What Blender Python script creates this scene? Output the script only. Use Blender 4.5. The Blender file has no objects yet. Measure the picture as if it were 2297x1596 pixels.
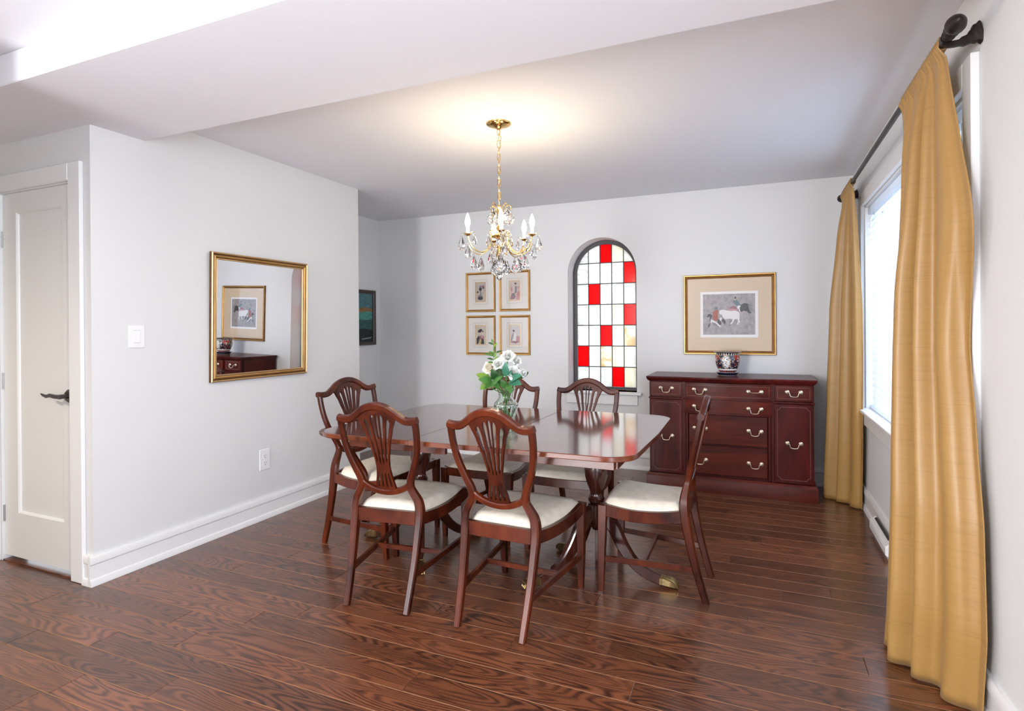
import bpy, bmesh, math, random
from mathutils import Vector, Matrix
R = random.Random(7)
SC = bpy.context.scene
COL = SC.collection
PI = math.pi

# ------------------------------------------------------------------ camera
CAM_H = 1.28
F_PX, YAW, PITCH, ROLL, CY = 1283.64, 0.4061, -0.0026, -0.0069, 738.12
cy_, sy_ = math.cos(YAW), math.sin(YAW)
fwd = Vector((-sy_, cy_, 0)); rgt = Vector((cy_, sy_, 0)); up = Vector((0, 0, 1))
f2 = fwd * math.cos(PITCH) + up * math.sin(PITCH)
u2 = up * math.cos(PITCH) - fwd * math.sin(PITCH)
r3 = rgt * math.cos(ROLL) + u2 * math.sin(ROLL)
u3 = u2 * math.cos(ROLL) - rgt * math.sin(ROLL)
cd = bpy.data.cameras.new('camera')
cd.sensor_width = 36.0; cd.sensor_fit = 'HORIZONTAL'
cd.lens = 36.0 * F_PX / 2297.0
cd.shift_y = (CY - 1596 / 2) / 2297.0
cd.clip_start = 0.05
cam = bpy.data.objects.new('camera', cd)
COL.objects.link(cam)
m = Matrix((r3, u3, -f2)).transposed().to_4x4()
m.translation = Vector((0, 0, CAM_H))
cam.matrix_world = m
SC.camera = cam

# ------------------------------------------------------------------ light and exposure
SC.view_settings.view_transform = 'Standard'
SC.view_settings.look = 'None'
SC.view_settings.exposure = 1.2
SC.view_settings.gamma = 1.0
SC.view_settings.use_curve_mapping = False
SKY = (0.86, 0.93, 1.0)
SKY_STRENGTH = 1.05
w = bpy.data.worlds.new('world'); SC.world = w
w.use_nodes = True
bg = w.node_tree.nodes['Background']
bg.inputs[0].default_value = (*SKY, 1); bg.inputs[1].default_value = SKY_STRENGTH


def area_light(name, loc, direction, sx, sy, power, color):
    d = bpy.data.lights.new(name, 'AREA')
    d.shape = 'RECTANGLE'; d.size = sx; d.size_y = sy; d.energy = power; d.color = color
    o = bpy.data.objects.new(name, d); COL.objects.link(o)
    o.location = loc
    o.rotation_euler = Vector(direction).to_track_quat('-Z', 'Z').to_euler()
    return o

# added fill lights at two invented, unseen windows, and daylight through the blinds
area_light('rear_fill_light', (-2.15, -3.12, 1.3), (0, 1, 0), 0.95, 2.0, 98, (0.96, 0.97, 1.0))
area_light('front_fill_light', (0.672, -0.45, 1.35), (-1, 0, 0), 2.5, 1.6, 50, (0.78, 0.88, 1.0))
area_light('dining_window_daylight', (1.55, 3.555, 2.35), (-1, 0, -0.62), 2.6, 1.6, 135, (0.62, 0.79, 1.0))

# room measures (metres)
XL, XR, YB, HC, HS = -3.073, 0.687, 5.148, 2.445, 2.313
YD, XL2, YS0, YS1, YL = 1.804, -3.78, 1.37, 2.086, 3.90
XFAR, YREAR = -5.3, -3.2

# ------------------------------------------------------------------ materials


def new_mat(name):
    mt = bpy.data.materials.new(name); mt.use_nodes = True
    nt = mt.node_tree
    return mt, nt, nt.nodes['Principled BSDF']


def simple(name, col, rough=0.5, metal=0.0, coat=0.0, bump=0.0, bscale=200, var=0.0, vscale=6, **kw):
    mt, nt, b = new_mat(name)
    b.inputs['Base Color'].default_value = (*col, 1)
    b.inputs['Roughness'].default_value = rough
    b.inputs['Metallic'].default_value = metal
    b.inputs['Coat Weight'].default_value = coat
    b.inputs['Coat Roughness'].default_value = 0.08
    for k, v in kw.items():
        b.inputs[k.replace('_', ' ')].default_value = v
    tc = None
    if bump or var:
        tc = nt.nodes.new('ShaderNodeTexCoord')
    if var:
        n = nt.nodes.new('ShaderNodeTexNoise'); n.inputs['Scale'].default_value = vscale; n.inputs['Detail'].default_value = 4
        nt.links.new(tc.outputs['Object'], n.inputs['Vector'])
        r = nt.nodes.new('ShaderNodeValToRGB')
        r.color_ramp.elements[0].position = 0.3; r.color_ramp.elements[1].position = 0.7
        r.color_ramp.elements[0].color = (*[c * (1 - var) for c in col], 1)
        r.color_ramp.elements[1].color = (*[min(1, c * (1 + var)) for c in col], 1)
        nt.links.new(n.outputs['Fac'], r.inputs[0]); nt.links.new(r.outputs[0], b.inputs['Base Color'])
    if bump:
        n = nt.nodes.new('ShaderNodeTexNoise'); n.inputs['Scale'].default_value = bscale; n.inputs['Detail'].default_value = 3
        nt.links.new(tc.outputs['Object'], n.inputs['Vector'])
        bp = nt.nodes.new('ShaderNodeBump'); bp.inputs['Strength'].default_value = bump; bp.inputs['Distance'].default_value = 0.002
        nt.links.new(n.outputs['Fac'], bp.inputs['Height']); nt.links.new(bp.outputs[0], b.inputs['Normal'])
    return mt


def wood(name, dark, light, stretch=(14, 14, 1.6), rough=0.28, coat=0.5, spec=0.5):
    mt, nt, b = new_mat(name)
    tc = nt.nodes.new('ShaderNodeTexCoord'); mp = nt.nodes.new('ShaderNodeMapping')
    mp.inputs['Scale'].default_value = stretch
    oi = nt.nodes.new('ShaderNodeObjectInfo')
    cmb = nt.nodes.new('ShaderNodeCombineXYZ')
    mul = nt.nodes.new('ShaderNodeMath'); mul.operation = 'MULTIPLY'; mul.inputs[1].default_value = 31.0
    nt.links.new(oi.outputs['Random'], mul.inputs[0])
    for i in range(3): nt.links.new(mul.outputs[0], cmb.inputs[i])
    nt.links.new(tc.outputs['Object'], mp.inputs['Vector']); nt.links.new(cmb.outputs[0], mp.inputs['Location'])
    n = nt.nodes.new('ShaderNodeTexNoise'); n.inputs['Scale'].default_value = 1.0; n.inputs['Detail'].default_value = 6
    n.inputs['Roughness'].default_value = 0.6; n.inputs['Distortion'].default_value = 0.6
    nt.links.new(mp.outputs[0], n.inputs['Vector'])
    r = nt.nodes.new('ShaderNodeValToRGB')
    r.color_ramp.elements[0].position = 0.32; r.color_ramp.elements[0].color = (*dark, 1)
    r.color_ramp.elements[1].position = 0.72; r.color_ramp.elements[1].color = (*light, 1)
    nt.links.new(n.outputs['Fac'], r.inputs[0])
    nt.links.new(r.outputs[0], b.inputs['Base Color'])
    b.inputs['Roughness'].default_value = rough
    b.inputs['Coat Weight'].default_value = coat; b.inputs['Coat Roughness'].default_value = 0.1
    b.inputs['Specular IOR Level'].default_value = spec
    return mt


def floor_wood():
    mt, nt, b = new_mat('stained_oak')
    N = nt.nodes.new; L = nt.links.new
    tc = N('ShaderNodeTexCoord'); oi = N('ShaderNodeObjectInfo')
    mul = N('ShaderNodeMath'); mul.operation = 'MULTIPLY'; mul.inputs[1].default_value = 53.0
    L(oi.outputs['Random'], mul.inputs[0])
    cmb = N('ShaderNodeCombineXYZ')
    for i in range(3): L(mul.outputs[0], cmb.inputs[i])
    mp = N('ShaderNodeMapping'); mp.inputs['Scale'].default_value = (1.5, 9.0, 1)
    L(tc.outputs['Object'], mp.inputs['Vector']); L(cmb.outputs[0], mp.inputs['Location'])
    n = N('ShaderNodeTexNoise'); n.inputs['Scale'].default_value = 1.0; n.inputs['Detail'].default_value = 1.5; n.inputs['Roughness'].default_value = 0.42
    n.inputs['Distortion'].default_value = 0.25
    L(mp.outputs[0], n.inputs['Vector'])
    k = N('ShaderNodeMath'); k.operation = 'MULTIPLY'; k.inputs[1].default_value = 135.0; L(n.outputs['Fac'], k.inputs[0])
    s = N('ShaderNodeMath'); s.operation = 'SINE'; L(k.outputs[0], s.inputs[0])
    # fine fibre
    mp2 = N('ShaderNodeMapping'); mp2.inputs['Scale'].default_value = (9, 260, 1)
    L(tc.outputs['Object'], mp2.inputs['Vector']); L(cmb.outputs[0], mp2.inputs['Location'])
    n2 = N('ShaderNodeTexNoise'); n2.inputs['Scale'].default_value = 1.0; n2.inputs['Detail'].default_value = 3
    L(mp2.outputs[0], n2.inputs['Vector'])
    # patchiness decides where the rings read strongly
    mp3 = N('ShaderNodeMapping'); mp3.inputs['Scale'].default_value = (2.2, 7, 1)
    L(tc.outputs['Object'], mp3.inputs['Vector']); L(cmb.outputs[0], mp3.inputs['Location'])
    n3 = N('ShaderNodeTexNoise'); n3.inputs['Scale'].default_value = 1.3; L(mp3.outputs[0], n3.inputs['Vector'])
    a1 = N('ShaderNodeMath'); a1.operation = 'MULTIPLY_ADD'; L(s.outputs[0], a1.inputs[0]); a1.inputs[1].default_value = 0.42; a1.inputs[2].default_value = 0.52
    mx = N('ShaderNodeMix'); mx.data_type = 'FLOAT'; mr3 = N('ShaderNodeMapRange'); L(n3.outputs['Fac'], mr3.inputs[0]); mr3.inputs[1].default_value = .35; mr3.inputs[2].default_value = .75; mr3.inputs[3].default_value = .0; mr3.inputs[4].default_value = .75; L(mr3.outputs[0], mx.inputs['Factor']); L(a1.outputs[0], mx.inputs['A']); L(n2.outputs['Fac'], mx.inputs['B'])
    a2 = N('ShaderNodeMath'); a2.operation = 'MULTIPLY_ADD'; L(n2.outputs['Fac'], a2.inputs[0]); a2.inputs[1].default_value = 0.35; L(mx.outputs[0], a2.inputs[2])
    r = N('ShaderNodeValToRGB'); e = r.color_ramp.elements
    e[0].position = 0.22; e[0].color = (0.020, 0.0068, 0.0044, 1)
    e[1].position = 0.9; e[1].color = (0.165, 0.054, 0.022, 1)
    x = e.new(0.46); x.color = (0.080, 0.026, 0.0125, 1)
    L(a2.outputs[0], r.inputs[0])
    hsv = N('ShaderNodeHueSaturation')
    mr = N('ShaderNodeMapRange'); L(oi.outputs['Random'], mr.inputs[0]); mr.inputs[3].default_value = 0.72; mr.inputs[4].default_value = 1.25
    L(mr.outputs[0], hsv.inputs['Value']); L(r.outputs[0], hsv.inputs['Color'])
    L(hsv.outputs[0], b.inputs['Base Color'])
    b.inputs['Roughness'].default_value = 0.30
    b.inputs['Coat Weight'].default_value = 0.35; b.inputs['Coat Roughness'].default_value = 0.16
    bp = N('ShaderNodeBump'); bp.inputs['Strength'].default_value = 0.12; bp.inputs['Distance'].default_value = 0.001
    L(a2.outputs[0], bp.inputs['Height']); L(bp.outputs[0], b.inputs['Normal'])
    return mt


def silk():
    mt, nt, b = new_mat('gold_silk')
    N = nt.nodes.new; L = nt.links.new
    tc = N('ShaderNodeTexCoord')
    mp = N('ShaderNodeMapping'); mp.inputs['Scale'].default_value = (4, 4, 190); L(tc.outputs['Object'], mp.inputs[0])
    n = N('ShaderNodeTexNoise'); n.inputs['Scale'].default_value = 1; n.inputs['Detail'].default_value = 4; n.inputs['Roughness'].default_value = 0.65
    L(mp.outputs[0], n.inputs['Vector'])
    r = N('ShaderNodeValToRGB'); e = r.color_ramp.elements
    e[0].position = 0.25; e[0].color = (0.33, 0.18, 0.052, 1); e[1].position = 0.5; e[1].color = (0.40, 0.225, 0.066, 1)
    L(n.outputs['Fac'], r.inputs[0]); L(r.outputs[0], b.inputs['Base Color'])
    b.inputs['Roughness'].default_value = 0.42
    b.inputs['Sheen Weight'].default_value = 0.08; b.inputs['Sheen Roughness'].default_value = 0.4
    bp = N('ShaderNodeBump'); bp.inputs['Strength'].default_value = 0.12; bp.inputs['Distance'].default_value = 0.001
    L(n.outputs['Fac'], bp.inputs['Height']); L(bp.outputs[0], b.inputs['Normal'])
    return mt


def translucent(name, col, trans=0.6, rough=0.25, streak=None, gloss=0.06):
    mt = bpy.data.materials.new(name); mt.use_nodes = True
    nt = mt.node_tree; nt.nodes.clear(); N = nt.nodes.new; L = nt.links.new
    out = N('ShaderNodeOutputMaterial')
    d = N('ShaderNodeBsdfDiffuse'); t = N('ShaderNodeBsdfTranslucent'); g = N('ShaderNodeBsdfGlossy')
    g.inputs['Roughness'].default_value = rough
    m1 = N('ShaderNodeMixShader'); m1.inputs[0].default_value = trans
    m2 = N('ShaderNodeMixShader'); m2.inputs[0].default_value = gloss
    for s in (d, t): s.inputs['Color'].default_value = (*col, 1)
    if streak:
        tc = N('ShaderNodeTexCoord'); mp = N('ShaderNodeMapping'); mp.inputs['Scale'].default_value = streak[1]
        L(tc.outputs['Object'], mp.inputs[0])
        n = N('ShaderNodeTexNoise'); n.inputs['Scale'].default_value = 1; n.inputs['Detail'].default_value = 4; n.inputs['Distortion'].default_value = 1.2
        L(mp.outputs[0], n.inputs['Vector'])
        r = N('ShaderNodeValToRGB'); e = r.color_ramp.elements
        e[0].position = 0.36; e[0].color = (*streak[0], 1); e[1].position = 0.56; e[1].color = (*col, 1)
        L(n.outputs['Fac'], r.inputs[0])
        L(r.outputs[0], d.inputs['Color']); L(r.outputs[0], t.inputs['Color'])
    L(d.outputs[0], m1.inputs[1]); L(t.outputs[0], m1.inputs[2])
    L(m1.outputs[0], m2.inputs[1]); L(g.outputs[0], m2.inputs[2]); L(m2.outputs[0], out.inputs[0])
    return mt


def glazing(name='picture_glass'):
    mt = bpy.data.materials.new(name); mt.use_nodes = True
    nt = mt.node_tree; nt.nodes.clear(); N = nt.nodes.new; L = nt.links.new
    out = N('ShaderNodeOutputMaterial'); t = N('ShaderNodeBsdfTransparent'); g = N('ShaderNodeBsdfGlossy')
    g.inputs['Roughness'].default_value = 0.02
    lw = N('ShaderNodeLayerWeight'); lw.inputs[0].default_value = 0.5
    pw = N('ShaderNodeMath'); pw.operation = 'POWER'; L(lw.outputs['Facing'], pw.inputs[0]); pw.inputs[1].default_value = 5
    ma = N('ShaderNodeMath'); ma.operation = 'MULTIPLY_ADD'; L(pw.outputs[0], ma.inputs[0]); ma.inputs[1].default_value = 0.96; ma.inputs[2].default_value = 0.04
    mx = N('ShaderNodeMixShader'); L(ma.outputs[0], mx.inputs[0]); L(t.outputs[0], mx.inputs[1]); L(g.outputs[0], mx.inputs[2])
    L(mx.outputs[0], out.inputs[0])
    return mt


def glass_mat(name, col=(1, 1, 1), ior=1.5, rough=0.0):
    mt = bpy.data.materials.new(name); mt.use_nodes = True
    nt = mt.node_tree; nt.nodes.clear(); N = nt.nodes.new
    out = N('ShaderNodeOutputMaterial'); g = N('ShaderNodeBsdfGlass')
    g.inputs['Color'].default_value = (*col, 1); g.inputs['IOR'].default_value = ior; g.inputs['Roughness'].default_value = rough
    nt.links.new(g.outputs[0], out.inputs[0])
    return mt


def emit(name, col, strength):
    mt, nt, b = new_mat(name)
    b.inputs['Base Color'].default_value = (*col, 1)
    b.inputs['Emission Color'].default_value = (*col, 1); b.inputs['Emission Strength'].default_value = strength
    return mt


def noise_print(name, stops, scale=8, stretch=(1, 1, 1), detail=5):
    mt, nt, b = new_mat(name)
    N = nt.nodes.new; L = nt.links.new
    tc = N('ShaderNodeTexCoord'); mp = N('ShaderNodeMapping'); mp.inputs['Scale'].default_value = stretch
    L(tc.outputs['Object'], mp.inputs[0])
    n = N('ShaderNodeTexNoise'); n.inputs['Scale'].default_value = scale; n.inputs['Detail'].default_value = detail; n.inputs['Roughness'].default_value = 0.65
    L(mp.outputs[0], n.inputs['Vector'])
    r = N('ShaderNodeValToRGB'); e = r.color_ramp.elements
    e[0].position, e[0].color = stops[0][0], (*stops[0][1], 1)
    e[1].position, e[1].color = stops[-1][0], (*stops[-1][1], 1)
    for p_, c_ in stops[1:-1]:
        x = e.new(p_); x.color = (*c_, 1)
    L(n.outputs['Fac'], r.inputs[0]); L(r.outputs[0], b.inputs['Base Color'])
    b.inputs['Roughness'].default_value = 0.8
    return mt


M = {}
M['wall'] = simple('wall_paint', (0.75, 0.75, 0.75), 0.8, Specular_IOR_Level=0.0)
M['ceiling'] = simple('ceiling_paint', (0.83, 0.83, 0.865), 0.85, Specular_IOR_Level=0.0)
M['trim'] = simple('white_trim_paint', (0.84, 0.84, 0.84), 0.35)
M['door'] = simple('white_door_paint', (0.80, 0.80, 0.79), 0.35)
M['plastic'] = simple('white_plastic', (0.88, 0.88, 0.88), 0.3)
M['slot'] = simple('dark_slot', (0.03, 0.03, 0.03), 0.6)
M['oak'] = floor_wood()
M['oak_edge'] = simple('plank_edge_glint', (0.26, 0.12, 0.05), 0.4)  # lighter tan puts the seam reflections into the chamfer colour
M['oak_base'] = simple('subfloor', (0.02, 0.01, 0.006), 0.8)
M['chair'] = wood('mahogany_chair', (0.020, 0.0023, 0.0010), (0.125, 0.0215, 0.0056), (6, 6, 2.5), rough=0.24, coat=0.05, spec=.4)
M['table_top'] = wood('mahogany_table_top', (0.055, 0.009, 0.006), (0.13, 0.024, 0.012), (1.6, 16, 16), rough=0.14, coat=0.9)
M['table_edge'] = wood('mahogany_table_edge', (0.085, 0.017, 0.006), (0.20, 0.050, 0.015), (3, 3, 16), rough=0.25, coat=0.5)
M['table_dark'] = wood('mahogany_pedestal', (0.02, 0.0045, 0.003), (0.075, 0.016, 0.009), (14, 14, 2), rough=0.22, coat=0.6)
M['apron'] = wood('mahogany_apron', (0.05, 0.011, 0.006), (0.16, 0.038, 0.016), (2, 10, 14), rough=0.25, coat=0.5)
M['buffet'] = wood('mahogany_sideboard', (0.034, 0.0030, 0.0028), (0.105, 0.0100, 0.0080), (14, 14, 2), rough=0.28, coat=0.0, spec=.2)
M['buffet_drawer'] = wood('mahogany_drawer_front', (0.042, 0.0044, 0.0030), (0.140, 0.019, 0.0085), (2, 14, 14), rough=0.28, coat=0.0, spec=.2)
M['buffet_bead'] = simple('worn_bead', (0.15, 0.05, 0.04), 0.35)
M['fabric'] = simple('cream_damask', (0.82, 0.73, 0.60), 0.75, bump=0.15, bscale=900, var=0.08, vscale=22)
M['welt'] = simple('cream_welt', (0.60, 0.50, 0.36), 0.8)
M['brass'] = simple('aged_brass', (0.27, 0.19, 0.085), 0.36, 1.0, var=0.25, vscale=40)
M['bail'] = simple('silvered_brass', (0.62, 0.52, 0.40), 0.3, 1.0, var=0.2, vscale=60)
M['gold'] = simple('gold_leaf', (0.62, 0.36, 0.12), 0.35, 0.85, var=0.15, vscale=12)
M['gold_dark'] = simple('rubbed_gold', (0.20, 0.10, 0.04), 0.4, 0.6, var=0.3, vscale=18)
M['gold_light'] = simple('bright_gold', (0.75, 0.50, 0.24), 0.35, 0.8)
M['chand'] = simple('polished_brass', (0.83, 0.56, 0.20), 0.16, 1.0)
M['pewter'] = simple('antique_pewter', (0.16, 0.15, 0.15), 0.35, 1.0)
M['nickel'] = simple('hinge_nickel', (0.5, 0.5, 0.5), 0.35, 1.0)
M['bronze'] = simple('dark_bronze', (0.028, 0.020, 0.018), 0.4, 0.5, var=0.3, vscale=30)
M['silk'] = silk()
M['mirror'] = simple('mirror_silver', (0.92, 0.93, 0.94), 0.0, 1.0)
M['glazing'] = glazing()
M['glass'] = glazing('window_glass')
M['crystal'] = glass_mat('cut_crystal', (1, 1, 1), 1.55)
M['vase_glass'] = glass_mat('clear_vase_glass', (0.97, 1, 0.98), 1.45)
M['mat_ivory'] = simple('ivory_mat', (0.74, 0.71, 0.67), 0.9)
M['mat_tan'] = simple('tan_mat', (0.66, 0.52, 0.37), 0.9)
M['mat_white'] = simple('white_mat', (0.82, 0.80, 0.79), 0.9)
M['line'] = simple('mat_line', (0.42, 0.33, 0.30), 0.9)
M['blind'] = translucent('white_blind', (0.90, 0.93, 0.97), 0.40, gloss=0.02)
M['cord'] = simple('blind_cord', (0.85, 0.86, 0.88), 0.7)
M['lead'] = simple('lead_came', (0.035, 0.035, 0.04), 0.5, 0.5)
M['frame_dark'] = simple('dark_window_frame', (0.055, 0.050, 0.055), 0.5)
M['bulb'] = emit('lit_bulb', (1.0, 0.86, 0.62), 28)
M['sleeve'] = simple('candle_sleeve', (0.9, 0.88, 0.82), 0.4)

# ------------------------------------------------------------------ mesh building


class MB:
    def __init__(s):
        s.v = []; s.f = []; s.m = []

    def add(s, vs, fs, mat=0):
        o = len(s.v); s.v += [tuple(p) for p in vs]
        for f in fs: s.f.append([i + o for i in f]); s.m.append(mat)
        return s

    def box(s, x0, x1, y0, y1, z0, z1, bev=0.0, mat=0, T=None):
        c = ((x0 + x1) / 2, (y0 + y1) / 2, (z0 + z1) / 2); h = (abs(x1 - x0) / 2, abs(y1 - y0) / 2, abs(z1 - z0) / 2)
        if bev <= 0:
            vs = [(c[0] + i * h[0], c[1] + j * h[1], c[2] + k * h[2]) for i in (-1, 1) for j in (-1, 1) for k in (-1, 1)]
            fs = [(0, 1, 3, 2), (4, 6, 7, 5), (0, 4, 5, 1), (2, 3, 7, 6), (0, 2, 6, 4), (1, 5, 7, 3)]
        else:
            bev = min(bev, min(h) * 0.95)
            vs = []; ix = {}
            for i in (-1, 1):
                for j in (-1, 1):
                    for k in (-1, 1):
                        for a in range(3):
                            q = [h[t] - (0 if t == a else bev) for t in range(3)]
                            ix[(i, j, k, a)] = len(vs)
                            vs.append((c[0] + i * q[0], c[1] + j * q[1], c[2] + k * q[2]))
            fs = []

            def I(sg, a): return ix[(sg[0], sg[1], sg[2], a)]
            for a in range(3):
                b_, c_ = [t for t in range(3) if t != a]
                for sa in (-1, 1):
                    q = []
                    for sb, sc in ((-1, -1), (1, -1), (1, 1), (-1, 1)):
                        g = [0, 0, 0]; g[a] = sa; g[b_] = sb; g[c_] = sc; q.append(I(g, a))
                    fs.append(q)
            for c0 in range(3):
                a, b_ = [t for t in range(3) if t != c0]
                for sa in (-1, 1):
                    for sb in (-1, 1):
                        g1 = [0, 0, 0]; g1[a] = sa; g1[b_] = sb; g2 = list(g1); g1[c0] = -1; g2[c0] = 1
                        fs.append([I(g1, a), I(g2, a), I(g2, b_), I(g1, b_)])
            for i in (-1, 1):
                for j in (-1, 1):
                    for k in (-1, 1):
                        fs.append([ix[(i, j, k, 0)], ix[(i, j, k, 1)], ix[(i, j, k, 2)]])
        if T: vs = [T(*p) for p in vs]
        return s.add(vs, fs, mat)

    def lathe(s, prof, n=24, c=(0, 0, 0), mat=0, a0=0.0, cap=True):
        vs = []; fs = []
        for r, z in prof:
            for i in range(n):
                a = a0 + 2 * PI * i / n
                vs.append((c[0] + r * math.cos(a), c[1] + r * math.sin(a), c[2] + z))
        for j in range(len(prof) - 1):
            for i in range(n):
                k = (i + 1) % n
                fs.append((j * n + i, j * n + k, (j + 1) * n + k, (j + 1) * n + i))
        if cap:
            if prof[0][0] > 1e-5: fs.append(tuple(range(n))[::-1])
            if prof[-1][0] > 1e-5: fs.append(tuple((len(prof) - 1) * n + i for i in range(n)))
        return s.add(vs, fs, mat)

    def sweep(s, path, size, ref=(0, 0, 1), n=8, closed=False, mat=0, kind='rect', ch=0.3):
        """tube along path. size: (w,h) or a list of them; w lies along cross(tangent, ref), h along the other."""
        P = [Vector(p) for p in path]; N = len(P)
        if not isinstance(size, list): size = [size] * N
        ref = Vector(ref); vs = []; fs = []; prev = None
        for i in range(N):
            if closed: t = P[(i + 1) % N] - P[i - 1]
            else: t = P[min(i + 1, N - 1)] - P[max(i - 1, 0)]
            t.normalize()
            sd = t.cross(ref)
            if sd.length < 1e-4: sd = prev or t.orthogonal()
            sd = sd.normalized(); prev = sd
            nn = sd.cross(t)
            w_, h_ = size[i][0] / 2, size[i][1] / 2
            if kind == 'rect':
                c = min(w_, h_) * ch
                ring = [(w_, h_ - c), (w_ - c, h_), (-w_ + c, h_), (-w_, h_ - c), (-w_, -h_ + c), (-w_ + c, -h_), (w_ - c, -h_), (w_, -h_ + c)]
            else:
                ring = [(w_ * math.cos(2 * PI * k / n), h_ * math.sin(2 * PI * k / n)) for k in range(n)]
            for a, b_ in ring: vs.append(P[i] + sd * a + nn * b_)
        n = 8 if kind == 'rect' else n
        for i in range(N if closed else N - 1):
            j = (i + 1) % N
            for k in range(n):
                l = (k + 1) % n
                fs.append((i * n + k, i * n + l, j * n + l, j * n + k))
        if not closed:
            fs.append(tuple(range(n))[::-1]); fs.append(tuple((N - 1) * n + k for k in range(n)))
        return s.add(vs, fs, mat)

    def tube(s, path, r, n=8, closed=False, mat=0, ref=(0.13, 0.21, 0.97)):
        if isinstance(r, list): sz = [(2 * q, 2 * q) for q in r]
        else: sz = (2 * r, 2 * r)
        return s.sweep(path, sz, ref, n, closed, mat, 'round')

    def prism(s, poly, w0, w1, T, mat=0):
        n = len(poly)
        vs = [T(u, v, w0) for u, v in poly] + [T(u, v, w1) for u, v in poly]
        fs = [tuple(range(n))[::-1], tuple(range(n, 2 * n))]
        for i in range(n):
            j = (i + 1) % n; fs.append((i, j, n + j, n + i))
        return s.add(vs, fs, mat)

    def grid(s, nu, nv, fn, mat=0, wrap=False):
        vs = [fn(i / (nu if wrap else nu - 1), j / (nv - 1)) for j in range(nv) for i in range(nu)]
        fs = []
        for j in range(nv - 1):
            for i in range(nu if wrap else nu - 1):
                k = (i + 1) % nu
                fs.append((j * nu + i, j * nu + k, (j + 1) * nu + k, (j + 1) * nu + i))
        return s.add(vs, fs, mat)

    def frame(s, W, H, prof, T, mats=None):
        """mitred frame: prof = closed list of (inset, height)"""
        n = len(prof); vs = []
        for d, h in prof:
            vs += [T(d, d, h), T(W - d, d, h), T(W - d, H - d, h), T(d, H - d, h)]
        fs = []; ms = []
        for i in range(n):
            j = (i + 1) % n
            for k in range(4):
                l = (k + 1) % 4
                fs.append((i * 4 + k, i * 4 + l, j * 4 + l, j * 4 + k)); ms.append(mats[i] if mats else 0)
        o = len(s.v); s.v += [tuple(p) for p in vs]
        for f, mm in zip(fs, ms): s.f.append([q + o for q in f]); s.m.append(mm)
        return s

    def mesh(s, name, mats, off=(0, 0, 0), smooth=35):
        me = bpy.data.meshes.new(name)
        me.from_pydata([(p[0] - off[0], p[1] - off[1], p[2] - off[2]) for p in s.v], [], s.f)
        for q in (mats if isinstance(mats, (list, tuple)) else [mats]): me.materials.append(q)
        me.polygons.foreach_set('material_index', s.m)
        bm = bmesh.new(); bm.from_mesh(me)
        bmesh.ops.recalc_face_normals(bm, faces=bm.faces)
        bm.to_mesh(me); bm.free()
        if smooth:
            me.polygons.foreach_set('use_smooth', [True] * len(me.polygons))
            me.set_sharp_from_angle(angle=math.radians(smooth))
        me.update()
        return me

    def build(s, name, mats, parent=None, smooth=35, local=False):
        """local: coordinates are already the parent's own; else world coordinates"""
        off = Vector((0, 0, 0)); p = parent
        if not local:
            while p is not None: off = off + p.location; p = p.parent
        return link(name, s.mesh(name, mats, off, smooth), parent)


def link(name, me, parent=None, loc=None, rot=None):
    o = bpy.data.objects.new(name, me); COL.objects.link(o)
    if parent is not None: o.parent = parent
    if loc is not None: o.location = loc
    if rot is not None: o.rotation_euler = rot
    return o


def tag(o, label, cat, group=None):
    o['label'] = label; o['category'] = cat
    if group: o['group'] = group
    return o


def thing(name, label, cat, loc, rz=0.0, group=None):
    o = bpy.data.objects.new(name, None); COL.objects.link(o)
    o.empty_display_size = 0.1
    o.location = loc; o.rotation_euler = (0, 0, rz)
    return tag(o, label, cat, group)


def struct(name, mb=None, mats=None, loc=(0, 0, 0), smooth=35):
    if mb is None:
        o = bpy.data.objects.new(name, None); COL.objects.link(o); o.location = loc
    else:
        o = mb.build(name, mats, None, smooth)
    o['kind'] = 'structure'
    return o


def ident(x, y, z): return (x, y, z)

# ------------------------------------------------------------------ room shell
# floor: dark base slab, each plank a piece of its own
fl = struct('floor', MB().box(XFAR - .1, XR + .2, YREAR - .1, YB + .3, -0.12, -0.012), M['oak_base'])
PW = 0.123
row0 = 1.938 - 10 * PW            # seams found at y = 1.938 + k * PW


def plank(x0, x1, y0, y1):
    mb = MB(); b = 0.0016; z0, z1 = -0.012, 0.0
    cx, cyy = (x0 + x1) / 2, (y0 + y1) / 2
    hx, hy = (x1 - x0) / 2 - 0.0004, (y1 - y0) / 2 - 0.0003
    lo = [(-hx, -hy), (hx, -hy), (hx, hy), (-hx, hy)]
    hi = [(-hx + b, -hy + b), (hx - b, -hy + b), (hx - b, hy - b), (-hx + b, hy - b)]
    vs = [(x, y, z0) for x, y in lo] + [(x, y, z1 - b * .7) for x, y in lo] + [(x, y, z1) for x, y in hi]
    mb.add(vs, [(8, 9, 10, 11), (0, 1, 5, 4), (1, 2, 6, 5), (2, 3, 7, 6), (3, 0, 4, 7), (5, 6, 10, 9), (7, 4, 8, 11)], 0)
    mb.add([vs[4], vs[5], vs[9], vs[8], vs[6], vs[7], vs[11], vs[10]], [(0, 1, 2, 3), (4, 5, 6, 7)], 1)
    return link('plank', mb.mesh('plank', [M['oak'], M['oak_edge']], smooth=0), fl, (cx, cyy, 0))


k = 0
y = row0
while y < YB - 0.001:
    y1 = min(y + PW, YB)
    xs = -4.35 if y < YD - .06 else (XL if y1 < YL else XL2)
    if y < 1.0: xs = -3.2
    x = xs
    first = R.uniform(0.35, 1.3)
    while x < XR - 0.001:
        ln = first if x == xs else R.uniform(0.75, 1.75)
        xe = x + ln
        if xe > XR - 0.3: xe = XR
        plank(x, xe, y, y1)
        x = xe
    y = y1
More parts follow.
